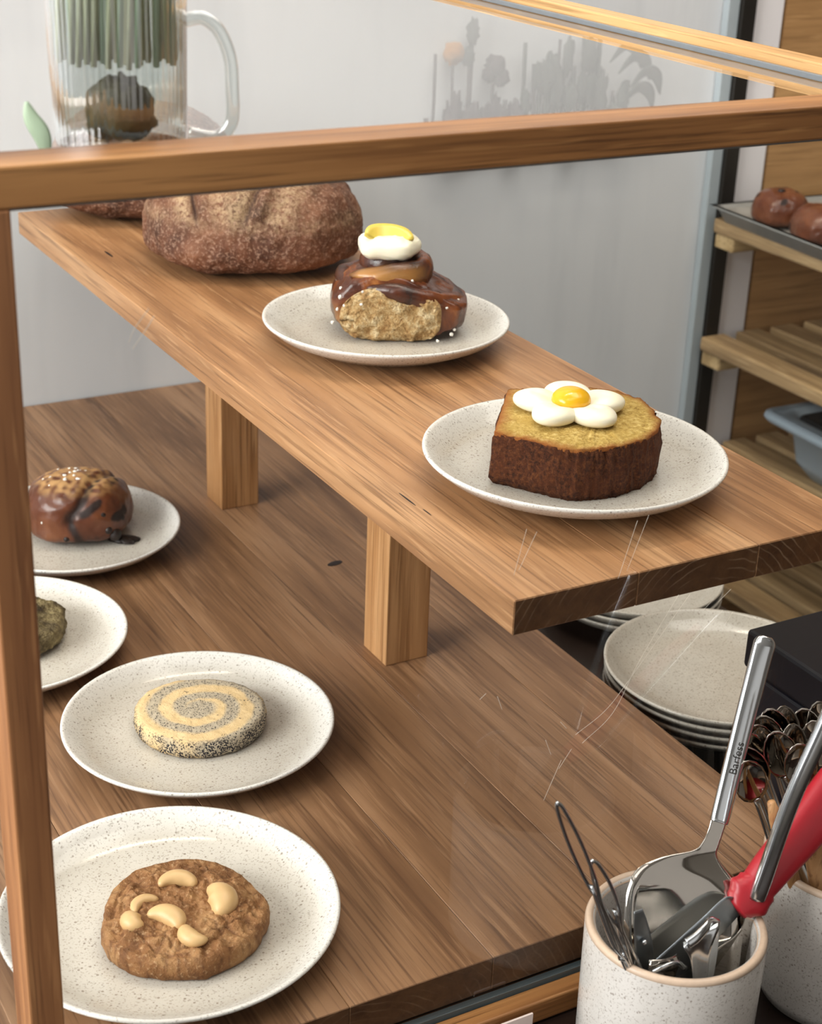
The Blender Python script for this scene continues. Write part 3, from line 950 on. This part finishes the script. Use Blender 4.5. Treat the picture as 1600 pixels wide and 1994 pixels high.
# ------------------------------------------------------------------ glass jug, added in place of a reflection in the top glass
JZ = .5240
jg = thing('reflected_jug', 'fluted clear glass jug with handle and green stems, built in place of a reflection in the top glass', 'jug', (-.0215, -.098, JZ), VIEW)
prof_o = [(.0300, 0), (.0312, .003), (.0318, .02), (.0325, .06), (.0340, .105), (.0350, .118)]


def fluted(name, prof, n, amp, mat, parent):
    vs, fs = [], []; m = len(prof)
    for i in range(n):
        a = 2 * PI * i / n; k = 1 + amp * math.cos(a * n / 6)
        for r_, z in prof: vs.append((r_ * k * math.cos(a), r_ * k * math.sin(a), z))
    for i in range(n):
        j = (i + 1) % n
        for q in range(m - 1): fs.append((i * m + q, j * m + q, j * m + q + 1, i * m + q + 1))
    fs.append([i * m for i in range(n)][::-1])
    return pydata(name, vs, fs, mat, parent, True)


inner = [(.0332, .118), (.0322, .105), (.0308, .06), (.0300, .02), (.0292, .006)]
fluted('jug_body', prof_o + inner, 360, .0035, 'jug_glass', jg)
hp = spline([(.0315, 0, .058), (.040, 0, .0595), (.0475, 0, .054), (.0525, 0, .042), (.0535, 0, .028), (.0530, 0, .012), (.046, 0, .0045), (.0325, 0, .006)], 8)
sweep('jug_handle', hp, (.0032, .0018), 'jug_glass', jg, up=(0, 1, 0), n=12)
for i in range(48):
    a = i * 2.4; r_ = .0285 * math.sqrt((i + .5) / 48)
    st_ = sweep('stem', [(r_ * math.cos(a), r_ * math.sin(a), .0385), (r_ * .96 * math.cos(a + .1), r_ * .96 * math.sin(a + .1), .080), (r_ * .9 * math.cos(a + .2), r_ * .9 * math.sin(a + .2), .135)],
                (.0015, .0015), ('stem_green', 'stem_green', 'leaf_pale', 'leaf_fresh')[i % 4], jg, n=7)
wb = blob('reflected_foliage', lambda d: Vector((.0155 * d.x * (1 - .3 * d.z) + .003 * fbm(d, 2.4), .013 * d.y, .0150 * sp(d.z, .6) + .0165 + .003 * fbm(d, 3))), 'leaf_dark', jg, 40, 26)  # lump added for the dark foliage of the reflected bouquet
wb['label'] = 'dark green clump in the jug, standing in for reflected bouquet foliage'
lf = thing('reflected_leaf', 'single pale green leaf beside the jug, added for one reflected in the top glass', 'leaf', (-.0640, -.103, JZ), VIEW)
vs, fs = sweep('l', spline([(.004, 0, 0), (.002, 0, .008), (-.002, 0, .015), (-.004, 0, .0225)], 6), [(max(.0006, .0045 * math.sin(PI * (.16 + .8 * i / 18)) ** .8), .0009) for i in range(19)], None, up=(0, 1, 0), n=8, raw=True)
pydata('leaf_blade', vs, fs, 'leaf_fresh', lf)

# ------------------------------------------------------------------ dried flowers, added on the back wall in place of a reflection
df = thing('reflected_flowers', 'faded dried flower bunch with one round yellow bloom, put on the wall in place of a reflection', 'flowers', (.90, .934, .245))
for x in (-.12, -.03, .06):
    box('wall_clip', (x - .012, -.026, .012), (x + .012, 0, .020), 'pale_metal', df, .001)  # clips added to hold the stand-in bunch


def stemline(x, z1, lean=0, mat='bloom_mauve', r_=.002, y=-.02):
    return sweep('stem', spline([(x, -.012, .008), (x + lean * .5, -.014, z1 * .55), (x + lean, -.012, z1)], 5), (r_, r_), mat, df, n=6)


def bloom(x, z, s_, mat, nm='bloom', y=-.014, sq=1):
    return blob(nm, lambda d: Vector((s_ * d.x, s_ * d.y * .8, s_ * sq * d.z)) * (1 + .5 * noise.noise(Vector(d) * 3 + Vector((x * 90, z * 70, 0)))), mat, df, 18, 12).__setattr__('location', (x, y, z))


stemline(-.133, .128); bloom(-.133, .140, .013, 'bloom_yellow', 'yellow_bloom')
stemline(-.110, .150, .003, 'bloom_mauve', .0035); bloom(-.107, .165, .008, 'leaf_grey', 'bud', sq=2.0); bloom(-.112, .135, .008, 'leaf_grey', 'bud', sq=1.5)
stemline(-.160, .14, .002); stemline(-.078, .10, .006); bloom(-.071, .122, .013, 'bloom_mauve'); bloom(-.062, .108, .011, 'bloom_mauve'); bloom(-.080, .112, .009, 'bloom_mauve')
for i in range(40):
    x = -.165 + .30 * i / 39 + random.uniform(-.004, .004); hz = random.uniform(.05, .085) if x < -.03 else random.uniform(.08, .155) * (1 if x < .09 else .8)
    stemline(x, hz, random.uniform(-.008, .008), ('leaf_grey', 'bloom_mauve')[x < -.03 or i % 4 == 0], random.uniform(.0018, .0035))
    if i % 3: bloom(x + random.uniform(-.006, .006), hz * random.uniform(.55, .98), random.uniform(.006, .011), ('leaf_grey', 'bloom_mauve')[x < -.03 or i % 3 == 0], 'bloom', y=-.016, sq=random.uniform(1.6, 3.4))
for (x, z, rx) in ((.145, .115, .6), (.165, .095, 1.0), (.13, .13, .3), (.155, .075, 1.2)):
    vs, fs = sweep('l', spline([(x - .03, -.02, z - .01), (x - .01, -.026, z + .012), (x + .012, -.022, z + .004), (x + .022, -.02, z - .02)], 6), [(max(.0008, .009 * math.sin(PI * (.05 + .9 * i / 18))), .0012) for i in range(19)], None, up=(0, 1, .4), n=6, raw=True)
    pydata('leaf', vs, fs, 'leaf_grey', df)

# ------------------------------------------------------------------ baker's rack
rk = thing('slatted_rack', 'tall wooden slatted rack on dark metal uprights against the oak panel', 'rack', (1.2182, .885, ZF))


def RB(name, lo, hi, mat, bev=.0015):
    return box(name, [lo[0] - 1.2182, lo[1] - .885, lo[2] - ZF], [hi[0] - 1.2182, hi[1] - .885, hi[2] - ZF], mat, rk, bev)


RB('upright', (1.2126, .913, ZF), (1.2363, .933, 1.5), 'dark_metal', .001); RB('upright_lit_side', (1.1938, .920, ZF), (1.2124, .933, 1.5), 'pale_metal', .001); RB('upright', (1.2182, .10, ZF), (1.243, .13, -.42), 'dark_metal')  # pale strip added to paint the lit left face of the dark upright
RB('upright', (1.58, .913, ZF), (1.605, .924, 1.5), 'dark_metal', .001); RB('upright', (1.58, .10, ZF), (1.605, .13, 1.5), 'dark_metal')
for zt in (.143, -.0325, -.2068, -.385):
    for yb_ in (.888, .12):
        RB('bearer', (1.2045, yb_ - .02, zt - .042), (1.60, yb_ + .02, zt - .0215), 'rack_bearer', .003)
    for i in range(6):
        RB('slat', (1.2007 + .0655 * i, .10, zt - .0205), (1.2007 + .0655 * i + .043, .910, zt), 'rack_wood', .003)

tr = thing('baking_tray', 'grey metal baking tray lined with paper on the top slats of the rack', 'tray', (1.199, .893, .1432), -.05)
ol = [(-0.0, 0), (.34, 0), (.34, -.46), (0, -.46)]


def tray_ring(grow, z): return [(-grow, grow, z), (.34 + grow, grow, z), (.34 + grow, -.46 - grow, z), (-grow, -.46 - grow, z)]


def pan(name, rings, mat, parent, bev=0.004):
    vs, fs = [], []
    for r_ in rings: vs += [Vector(v) for v in r_]
    for k in range(len(rings) - 1):
        for i in range(4):
            j = (i + 1) % 4; fs.append((k * 4 + i, k * 4 + j, (k + 1) * 4 + j, (k + 1) * 4 + i))
    fs.append([0, 1, 2, 3][::-1]); fs.append([(len(rings) - 1) * 4 + i for i in range(4)])
    bm = bmesh.new(); bv = [bm.verts.new(v) for v in vs]
    for f in fs: bm.faces.new([bv[i] for i in f])
    bmesh.ops.recalc_face_normals(bm, faces=bm.faces)
    ed = [e for e in bm.edges if abs((e.verts[0].co - e.verts[1].co).normalized().z) > .05]
    if bev: bmesh.ops.bevel(bm, geom=ed, offset=bev, segments=4, affect='EDGES', profile=.5)
    me = bpy.data.meshes.new(name); bm.to_mesh(me); bm.free()
    return link(name, me, mat, parent, True)


pan('tray_body', [tray_ring(.0, 0), tray_ring(.008, .018), tray_ring(.013, .0185), tray_ring(.013, .021), tray_ring(.006, .021), tray_ring(-.002, .002)], 'tray_metal', tr, .012)
vs, fs = [], []
for i in range(25):
    for j in range(33):
        x = .002 + .336 * i / 24; y = -.002 - .456 * j / 32; z = .0032 + .0012 * noise.noise(Vector((x * 30, y * 30, 0)))
        ed = min(x, .34 - x, -y, .46 + y); z += .016 * max(0, 1 - ed / .022) ** 1.5
        vs.append((x, y, z))
for i in range(24):
    for j in range(32): fs.append((i * 33 + j, (i + 1) * 33 + j, (i + 1) * 33 + j + 1, i * 33 + j + 1))
o = pydata('paper_liner', vs, fs, 'parchment', tr)
md = o.modifiers.new('thick', 'SOLIDIFY'); md.thickness = .0006
for k, (x, y, s_, lab) in enumerate(((1.2515, .8326, .95, 'brown fruit bun nearer the tray corner on the rack'), (1.2400, .735, 1.04, 'brown fruit bun cut by the picture edge on the rack tray'))):
    b_ = thing('fruit_bun', lab, 'bun', (x, y, .1475), k * 1.3, 'buns on the rack tray')
    o = brioche(b_, .041 * s_, .050, 3 + k, False)
    for (dx, dy) in ((-.006, -.004), (.012, -.012), (-.02, .006)):
        c_ = blob('chocolate_chip', lambda d: Vector((.006 * d.x, .005 * d.y, .003 * d.z)), 'chocolate', b_, 12, 8); c_.location = (dx, dy, .0485 - 12 * (dx * dx + dy * dy))

tb = thing('plastic_tub', 'blue grey plastic tub with wide rim on the lower rack slats', 'tub', (1.268, .772, -.2066), -.03)


def tring(gx, z): return [(-gx, gx, z), (.26 + gx, gx, z), (.26 + gx, -.34 - gx, z), (-gx, -.34 - gx, z)]


pan('tub_body', [tring(-.02, 0), tring(-.004, .022), tring(.004, .074), tring(.030, .078), tring(.034, .084), tring(.032, .091), tring(.006, .092), tring(-.002, .086)], 'grey_tub', tb, .02)
pan('tub_inside', [tring(-.004, .0862), tring(-.006, .0900), tring(-.02, .0902), tring(-.024, .0880)], 'tub_dark', tb, .012)

# ------------------------------------------------------------------ black box
bb = thing('black_box', 'black box shaped counter device with a grooved side beside the grey plates', 'device', (.484, -.034, -.05))
box('housing', (0, -.22, 0), (.24, 0, .128), 'black_plastic_side', bb, .003)
box('lid', (-.0015, -.2215, .1292), (.2415, .0015, .161), 'black_plastic', bb, .003)

# ------------------------------------------------------------------ cups


def pot_profile(R, H, rb, taper=0.0):
    return [(R - taper - rb, 0), (R - taper - rb * .3, rb * .25), (R - taper, rb), (R - taper * .4, H * .55), (R, H - .004), (R - .0008, H - .001), (R - .003, H), (R - .0055, H - .0012), (R - .0065, H - .005),
            (R - .0066 - taper * .4, H * .5), (R - .007 - taper, .012), (R - .014 - taper, .006)]


C1 = (.26, -.243, -.05)
cup1 = lathe('stoneware_pot', pot_profile(.055, .114, .006, .001), 'stoneware_pot', None, 96)
RIMP = [(.0486, .1105), (.0503, .1134), (.0522, .1143), (.0541, .1135), (.0551, .1110), (.0546, .1105)]
lathe('warm_lit_rim', [(r_, z) for r_, z in RIMP], 'rim_warm_light', cup1, 96, cap=False)  # tinted ring added to carry warm light on the rim as colour
cup1.location = C1; tag(cup1, 'speckled white pot in front holding serving tongs and cake servers', 'pot')
C2 = (.4060, -.236, -.05)
cup2 = lathe('stoneware_pot', pot_profile(.0545, .114, .013, .006), 'stoneware_pot', None, 96)
lathe('warm_lit_rim', [(r_ - .0005, z) for r_, z in RIMP], 'rim_warm_light', cup2, 96, cap=False)
cup2.location = C2; tag(cup2, 'speckled pot at the picture edge holding a bunch of teaspoons', 'pot')

# ------------------------------------------------------------------ serving tools


def blade(name, outline, th, mat, parent, bow=.0):
    """Flat sheet from rows of (centre point, side vector, bow) - a shallow scoop section."""
    vs, fs = [], []; K = 10
    P0 = spline([o_[0] for o_ in outline], 5); P1 = spline([o_[1] for o_ in outline], 5); P2 = spline([(o_[3], 0, 0) for o_ in outline], 5)
    outline = [(a_, b_, outline[0][2], c_.x) for a_, b_, c_ in zip(P0, P1, P2)]
    for (c_, s_, nrm, bw) in outline:
        c_, s_, nrm = Vector(c_), Vector(s_), Vector(nrm)
        for k in range(K + 1):
            u = -1 + 2 * k / K
            vs.append(c_ + s_ * u + nrm * bw * (u * u))
    R_ = len(outline); B = len(vs)
    for i in range(R_):
        for k in range(K + 1):
            vs.append(vs[i * (K + 1) + k] - Vector(outline[i][2]).normalized() * th)
    for o_ in (0, B):
        for i in range(R_ - 1):
            for k in range(K):
                fs.append((o_ + i * (K + 1) + k, o_ + (i + 1) * (K + 1) + k, o_ + (i + 1) * (K + 1) + k + 1, o_ + i * (K + 1) + k + 1))
    for i in range(R_ - 1):
        for k in (0, K): fs.append((i * (K + 1) + k, (i + 1) * (K + 1) + k, B + (i + 1) * (K + 1) + k, B + i * (K + 1) + k))
    for i in (0, R_ - 1):
        for k in range(K): fs.append((i * (K + 1) + k, i * (K + 1) + k + 1, B + i * (K + 1) + k + 1, B + i * (K + 1) + k))
    return pydata(name, vs, fs, mat, parent)


def V(*a): return Vector(a)


# wide cake server, handle up
s1 = thing('cake_server', 'wide mirror steel cake server with long engraved handle up, in the front pot', 'server', (.256, -.243, -.04))
B0 = Vector(s1.location)
hp = [V(.3570, -.184, .2083) - B0, V(.3492, -.1891, .1944) - B0, V(.3276, -.2041, .1526) - B0, V(.3078, -.2181, .1139) - B0, V(.3045, -.2204, .1080) - B0]
hpp = spline(hp, 8); n_ = len(hpp)
hs = [(.0072 * (1 - .22 * i / n_) * (1 if i > 2 else (.55, .85, .97)[i]), .0034 * (1 if i > 2 else .8)) for i in range(n_)]
nf = V(-.30, -.80, .52).normalized()
hnd = sweep('handle', hpp, hs, 'steel', s1, up=nf, n=20, power=.75)
rows = [(V(.3060, -.2190, .1110) - B0, V(.0058, 0, -.0018), nf, .0), (V(.3015, -.2220, .1035) - B0, V(.0055, 0, -.0020), nf, .0), (V(.2965, -.2242, .0970) - B0, V(.0062, 0, -.0025), nf, .0),
        (V(.2915, -.2257, .0926) - B0, V(.0090, 0, -.004), nf, .0005), (V(.2830, -.2270, .0890) - B0, V(.0235, 0, -.0095), nf, .001), (V(.2770, -.2295, .0835) - B0, V(.0365, 0, -.0130), nf, .0025), (V(.2735, -.2325, .0755) - B0, V(.0410, 0, -.0130), nf, .005),
        (V(.2700, -.2360, .0640) - B0, V(.0420, 0, -.0115), nf, .007), (V(.2660, -.2430, .0450) - B0, V(.0410, 0, -.009), nf, .008), (V(.2630, -.2510, .0200) - B0, V(.037, 0, -.006), nf, .008), (V(.2610, -.259, -.005) - B0, V(.030, 0, -.004), nf, .006), (V(.260, -.266, -.024) - B0, V(.020, 0, -.003), nf, .004)]
nf = V(-.42, -.72, .50).normalized()
rows = [(c_, V(s_.x * .8, s_.x * -.374, s_.z + s_.x * .191), nf, b_) for c_, s_, q_, b_ in rows]
blade('server_blade', rows, .0011, 'mirror_steel', s1)
# raised, worn engraving on the handle
fc = bpy.data.curves.new('engraving', 'FONT'); fc.body = 'Barfess'; fc.size = .0072; fc.extrude = .0003; fc.align_x = 'CENTER'; fc.align_y = 'CENTER'
fo = bpy.data.objects.new('engraving_tmp', fc); COL.objects.link(fo)
dg = bpy.context.evaluated_depsgraph_get(); me = bpy.data.meshes.new_from_object(fo.evaluated_get(dg)); bpy.data.objects.remove(fo)
eng = link('engraving', me, 'dark_metal', hnd); eng['label'] = 'worn engraved lettering'
xa = (hp[1] - hp[3]).normalized(); za = V(-.30, -.80, .52); za = (za - xa * za.dot(xa)).normalized(); ya = za.cross(xa)
M_ = Matrix((xa, ya, za)).transposed().to_4x4(); M_.translation = V(.3225, -.2077, .1427) - B0 + za * .0033
eng.matrix_local = M_

# second server at the right
s2 = thing('cake_server', 'steel cake server with plain grey handle lying over the red knife handle', 'server', (.29, -.255, -.04))
B0 = Vector(s2.location)
hpp = spline([V(.3420, -.262, .2050) - B0, V(.3360, -.262, .1885) - B0, V(.3200, -.262, .1449) - B0, V(.3075, -.262, .0930) - B0, V(.3045, -.2615, .0790) - B0], 8); n_ = len(hpp)
sweep('handle', hpp, [(.0052 * (1 if i > 2 else (.5, .8, .95)[i]), .0038) for i in range(n_)], 'steel', s2, up=(-.35, -.85, .35), n=12, power=.7)
nf = V(-.30, -.74, .60).normalized()
rows = [(V(.3050, -.2615, .0800) - B0, V(.0050, 0, -.0008), nf, 0), (V(.3030, -.2610, .0700) - B0, V(.0048, 0, -.0008), nf, 0), (V(.3018, -.2605, .0590) - B0, V(.0050, 0, -.0008), nf, .0005), (V(.2995, -.2600, .0520) - B0, V(.0085, 0, -.0010), nf, .001),
        (V(.2960, -.2600, .0455) - B0, V(.0185, 0, -.003), nf, .002), (V(.2945, -.2590, .038) - B0, V(.0205, 0, -.003), nf, .003), (V(.290, -.257, .020) - B0, V(.0205, 0, -.002), nf, .004), (V(.287, -.255, .0) - B0, V(.018, 0, -.001), nf, .004), (V(.284, -.254, -.022) - B0, V(.012, 0, 0), nf, .003)]
blade('server_blade', rows, .0011, 'mirror_steel', s2)

# red handled spatula knife
rd = thing('spatula_knife', 'steel spatula knife with a thick red plastic handle in the front pot', 'knife', (.27, -.25, -.03))
B0 = Vector(rd.location)
hpp = spline([V(.398, -.247, .152) - B0, V(.376, -.249, .137) - B0, V(.348, -.252, .1130) - B0, V(.322, -.254, .0920) - B0, V(.3075, -.255, .0790) - B0, V(.2945, -.2555, .0705) - B0], 10); n_ = len(hpp)
sec = []
for i in range(n_):
    u = i / (n_ - 1); w_ = .0155 - .004 * abs(u - .25) * 2
    if u > .75: w_ = .0135 + .0035 * math.exp(-((u - .86) / .05) ** 2) - .004 * (u - .75) * 4
    if u > .96: w_ *= .8
    if i == 0: w_ *= .5
    sec.append((w_, .0078 if i else .004))
h_ = sweep('handle', hpp, sec, 'red_plastic', rd, up=(-.3, -.85, .4), n=18, power=.8); h_['label'] = 'red plastic handle'
nf = V(-.34, -.84, .42).normalized(); sd = V(.0085, 0, -.0125)
rows = [(V(.2985, -.2555, .0725) - B0, sd * .5, nf, 0), (V(.2930, -.2550, .0690) - B0, sd, nf, 0), (V(.2790, -.2530, .0570) - B0, sd, nf, 0), (V(.262, -.2500, .0420) - B0, sd, nf, 0), (V(.240, -.246, .022) - B0, sd, nf, 0), (V(.222, -.243, .005) - B0, sd * .7, nf, 0)]
blade('knife_blade', rows, .0009, 'brushed_steel', rd)

# bent pastry tongs, bright
tg = thing('pastry_tongs', 'short bright bent steel tongs with two flared arms in the front pot', 'tongs', (.25, -.275, -.03))
B0 = Vector(tg.location)
nf = V(-.2, -.9, .3).normalized()
rows = [(V(.2480, -.279, .0865) - B0, V(.0130, 0, .0030), nf, .0), (V(.2462, -.281, .0840) - B0, V(.0120, 0, .0028), nf, .001), (V(.2455, -.282, .0740) - B0, V(.0072, 0, .0010), nf, .002), (V(.2478, -.282, .0560) - B0, V(.0052, 0, .0004), nf, .002), (V(.2512, -.280, .0390) - B0, V(.0040, 0, 0), nf, .001), (V(.255, -.277, -.01) - B0, V(.004, 0, 0), nf, .001)]
blade('tong_arm', rows, .0012, 'steel', tg)
rows = [(V(.2590, -.274, .0815) - B0, V(.0060, .003, .0010), nf, .0), (V(.2600, -.275, .0790) - B0, V(.0066, .003, .0005), nf, .001), (V(.2602, -.276, .0640) - B0, V(.0062, .002, 0), nf, .001), (V(.2606, -.276, .0480) - B0, V(.0046, .001, 0), nf, .001), (V(.2608, -.275, .0370) - B0, V(.0038, 0, 0), nf, .001), (V(.262, -.272, -.01) - B0, V(.0036, 0, 0), nf, .001)]
blade('tong_arm', rows, .0012, 'steel', tg)
sweep('tong_bend', spline([V(.2362, -.281, .0838) - B0, V(.2420, -.2815, .0868) - B0, V(.2490, -.2800, .0895) - B0, V(.2550, -.2765, .0895) - B0, V(.2630, -.2745, .0835) - B0], 8), (.0022, .0034), 'steel', tg, up=(.2, .3, .9), n=10)


# thin wire scissor tongs at the left
def loop(name, tip, base, wdt, parent, B0, r_=.0011, skew=(.55, -.2, .8)):
    tip, base = V(*tip) - B0, V(*base) - B0; ax = base - tip; s_ = ax.cross(V(.2, .9, .2)).normalized()
    pts = []
    for u, q in ((.0, .0), (.05, .55), (.22, 1), (.42, .85), (.56, .18), (.66, .16), (.82, .4), (.98, .5)): pts.append(tip + ax * u + s_ * wdt * q)
    pts2 = [tip + ax * u - s_ * wdt * q for u, q in ((.98, .5), (.82, .4), (.66, .16), (.56, .18), (.42, .85), (.22, 1), (.05, .55))]
    return sweep(name, spline(pts + pts2 + [pts[0]], 6)[:-1], (r_, r_), 'steel', parent, n=8, closed=True)


wt = thing('wire_tongs', 'thin steel wire scissor tongs leaning over the left rim of the front pot', 'tongs', (.225, -.25, -.03))
B0 = Vector(wt.location)
loop('wire_loop', (.1446, -.268, .2008), (.2125, -.262, .058), .0032, wt, B0)
loop('wire_loop', (.1765, -.262, .1490), (.2215, -.262, .050), .0042, wt, B0)
sweep('wire_shank', spline([V(.1745, -.266, .135) - B0, V(.1930, -.266, .090) - B0, V(.2110, -.262, .0610) - B0, V(.232, -.252, .005) - B0], 6), (.0018, .0010), 'steel', wt, n=8)
sweep('wire_shank', spline([V(.1960, -.262, .1080) - B0, V(.2060, -.260, .0800) - B0, V(.2170, -.258, .0500) - B0, V(.230, -.250, -.005) - B0], 6), (.0022, .0010), 'steel', wt, n=8)
o = lathe('pivot_rivet', [(.0012, -.002), (.0026, -.002), (.0026, .002), (.0012, .002)], 'steel', wt, 14); o.location = V(.2055, -.2625, .0720) - B0; o.rotation_euler = (1.2, 0, .4)

# hinged flat tongs and curved scoop tongs deep in the pot
ht = thing('hinged_tongs', 'flat steel tongs with hinge rivet standing deep in the front pot', 'tongs', (.235, -.225, -.03))
B0 = Vector(ht.location); nf = V(-.3, -.9, .3).normalized()
rows = [(V(.2185, -.256, .0960) - B0, V(.0030, 0, 0), nf, 0), (V(.2205, -.257, .086) - B0, V(.0048, 0, 0), nf, .0005), (V(.2235, -.258, .070) - B0, V(.0062, 0, 0), nf, .001), (V(.2275, -.258, .052) - B0, V(.0056, 0, 0), nf, .001), (V(.233, -.256, .02) - B0, V(.005, 0, 0), nf, .001), (V(.236, -.252, -.01) - B0, V(.005, 0, 0), nf, .001)]
blade('tong_arm', rows, .0011, 'brushed_steel', ht)
rows = [(V(.2330, -.268, .0640) - B0, V(.0105, 0, -.002), nf, -.004), (V(.2330, -.270, .0590) - B0, V(.0120, 0, -.003), nf, -.004), (V(.2350, -.266, .050) - B0, V(.0120, 0, -.003), nf, -.004), (V(.237, -.262, .03) - B0, V(.010, 0, 0), nf, -.003)]
blade('tong_scoop', rows, .0011, 'mirror_steel', ht)
sweep('scoop_edge', spline([V(.2215, -.271, .0610) - B0, V(.2280, -.274, .0655) - B0, V(.2370, -.274, .0645) - B0, V(.2450, -.272, .0560) - B0], 6), (.0011, .0016), 'steel', ht, n=8)
sweep('scoop_edge', spline([V(.2225, -.273, .0520) - B0, V(.2290, -.276, .0550) - B0, V(.2370, -.276, .0535) - B0, V(.2440, -.274, .0470) - B0], 6), (.0011, .0016), 'steel', ht, n=8)
o = blob('rivet', lambda d: d * .0018, 'steel', ht, 10, 8); o.location = V(.2225, -.2598, .0745) - B0

# ------------------------------------------------------------------ teaspoons in the second pot


def teaspoon_mesh():
    # bowl: shallow ellipsoid shell pointing up +Z, open to -Y; handle down to z = 0
    vs, fs = [], []; nu, nv = 16, 8
    for sgn in (0, 1):
        for j in range(nv + 1):
            s_ = j / nv
            for i in range(nu):
                a = 2 * PI * i / nu
                x = .0112 * s_ * math.sin(a) * (1 - .10 * math.cos(a)); z = .0180 * s_ * math.cos(a)
                y = .0058 * (1 - s_ * s_) + (.0009 if sgn else 0)
                vs.append(Vector((x, y, z + .128)))
    L = (nv + 1) * nu
    for sgn in (0, 1):
        for j in range(nv):
            for i in range(nu):
                k = (i + 1) % nu; fs.append((sgn * L + j * nu + i, sgn * L + j * nu + k, sgn * L + (j + 1) * nu + k, sgn * L + (j + 1) * nu + i))
    for i in range(nu):
        k = (i + 1) % nu; fs.append((nv * nu + i, nv * nu + k, L + nv * nu + k, L + nv * nu + i))
    return vs, fs


TV, TF = teaspoon_mesh()
ts0 = thing('teaspoon', 'x', 'spoon', (0, 0, 0))
pydata('spoon_bowl', TV, TF, 'mirror_steel', ts0)
sweep('spoon_handle', spline([(0, .0006, .1112), (0, .0030, .102), (0, .002, .080), (0, .000, .045), (0, .0, .004)], 6), [(.0036 - .0016 * math.exp(-((i / 24 - .3) / .3) ** 2) + .0012 * max(0, i / 24 - .6), .0009) for i in range(25)], 'steel', ts0, up=(0, 1, 0), n=10)
heads = [(0.3325, -0.214, 0.1261), (0.3349, -0.21, 0.1321), (0.3399, -0.206, 0.1375), (0.3479, -0.202, 0.1398), (0.3569, -0.198, 0.1411), (0.3662, -0.195, 0.1414), (0.3778, -0.192, 0.1389), (0.3994, -0.19, 0.1296), (0.3564, -0.212, 0.1378), (0.3736, -0.205, 0.1347), (0.3654, -0.222, 0.1328), (0.4, -0.2, 0.1257), (0.3845, -0.218, 0.1219), (0.4094, -0.192, 0.1331)]
words_ = ['lowest and foremost on the outer side', 'second along the outer fan', 'third along the outer fan', 'fourth along the outer fan', 'fifth along the outer fan', 'sixth along the outer fan', 'seventh along the outer fan', 'with its bowl standing highest at the back',
          'in the middle beside the cake server handle', 'in the middle row, bowl turned upright', 'just above the wooden handle', 'behind the leaning steel server handle', 'at the picture edge, lower one', 'at the picture edge, upper one']
for i, (x, y, z) in enumerate(heads):
    o = ts0 if i == 0 else copy_tree(ts0)
    tip = Vector((x, y, z)); base = Vector((C2[0] - .008 + .022 * ((x - .345) / .045), C2[1] + .018 - .012 * (i % 3), 0.0))
    ax = (tip - base).normalized(); foot = tip - ax * .128
    fy = V(.40 + .28 * math.sin(i * 1.9), .85, -.45 + .2 * math.sin(i * 2.7)); fy = (fy - ax * fy.dot(ax)).normalized(); fx = fy.cross(ax).normalized()
    M_ = Matrix((fx, fy, ax)).transposed().to_4x4(); M_.translation = foot
    o.matrix_world = M_
    tag(o, 'steel teaspoon ' + words_[i] + ' in the teaspoon pot', 'spoon', 'teaspoons in the second pot')

# wooden handles among the spoons
for i, (tip, foot, w_, lab) in enumerate((((.3520, -.2480, .128), (.405, -.240, -.03), .0098, 'wooden knife handle with rounded end among the teaspoons'),
                                          ((.3270, -.2390, .128), (.392, -.245, -.03), .0050, 'narrow dark wooden handle beside the teaspoons'))):
    t_ = thing('wooden_handle', lab, 'utensil', foot)
    ax = V(*tip) - V(*foot)
    vs, fs = sweep('h', [ax * (k / 14) for k in range(15)], [(w_ * (1 if k < 12 else (1, .85, .5)[k - 12]) * (.75 + .25 * k / 14), w_ * .6 * (1 if k < 13 else .7)) for k in range(15)], None, up=(-.4, -.8, .2), n=14, raw=True)
    pydata('shaft', vs, fs, 'utensil_wood', t_)

cd = box('paper_card', (.1805, -.1815, -.0498), (.2045, -.1800, -.0335), 'paper', None, .0002)
tag(cd, 'corner of a pale pink paper card propped against the bottom rail of the case', 'card')
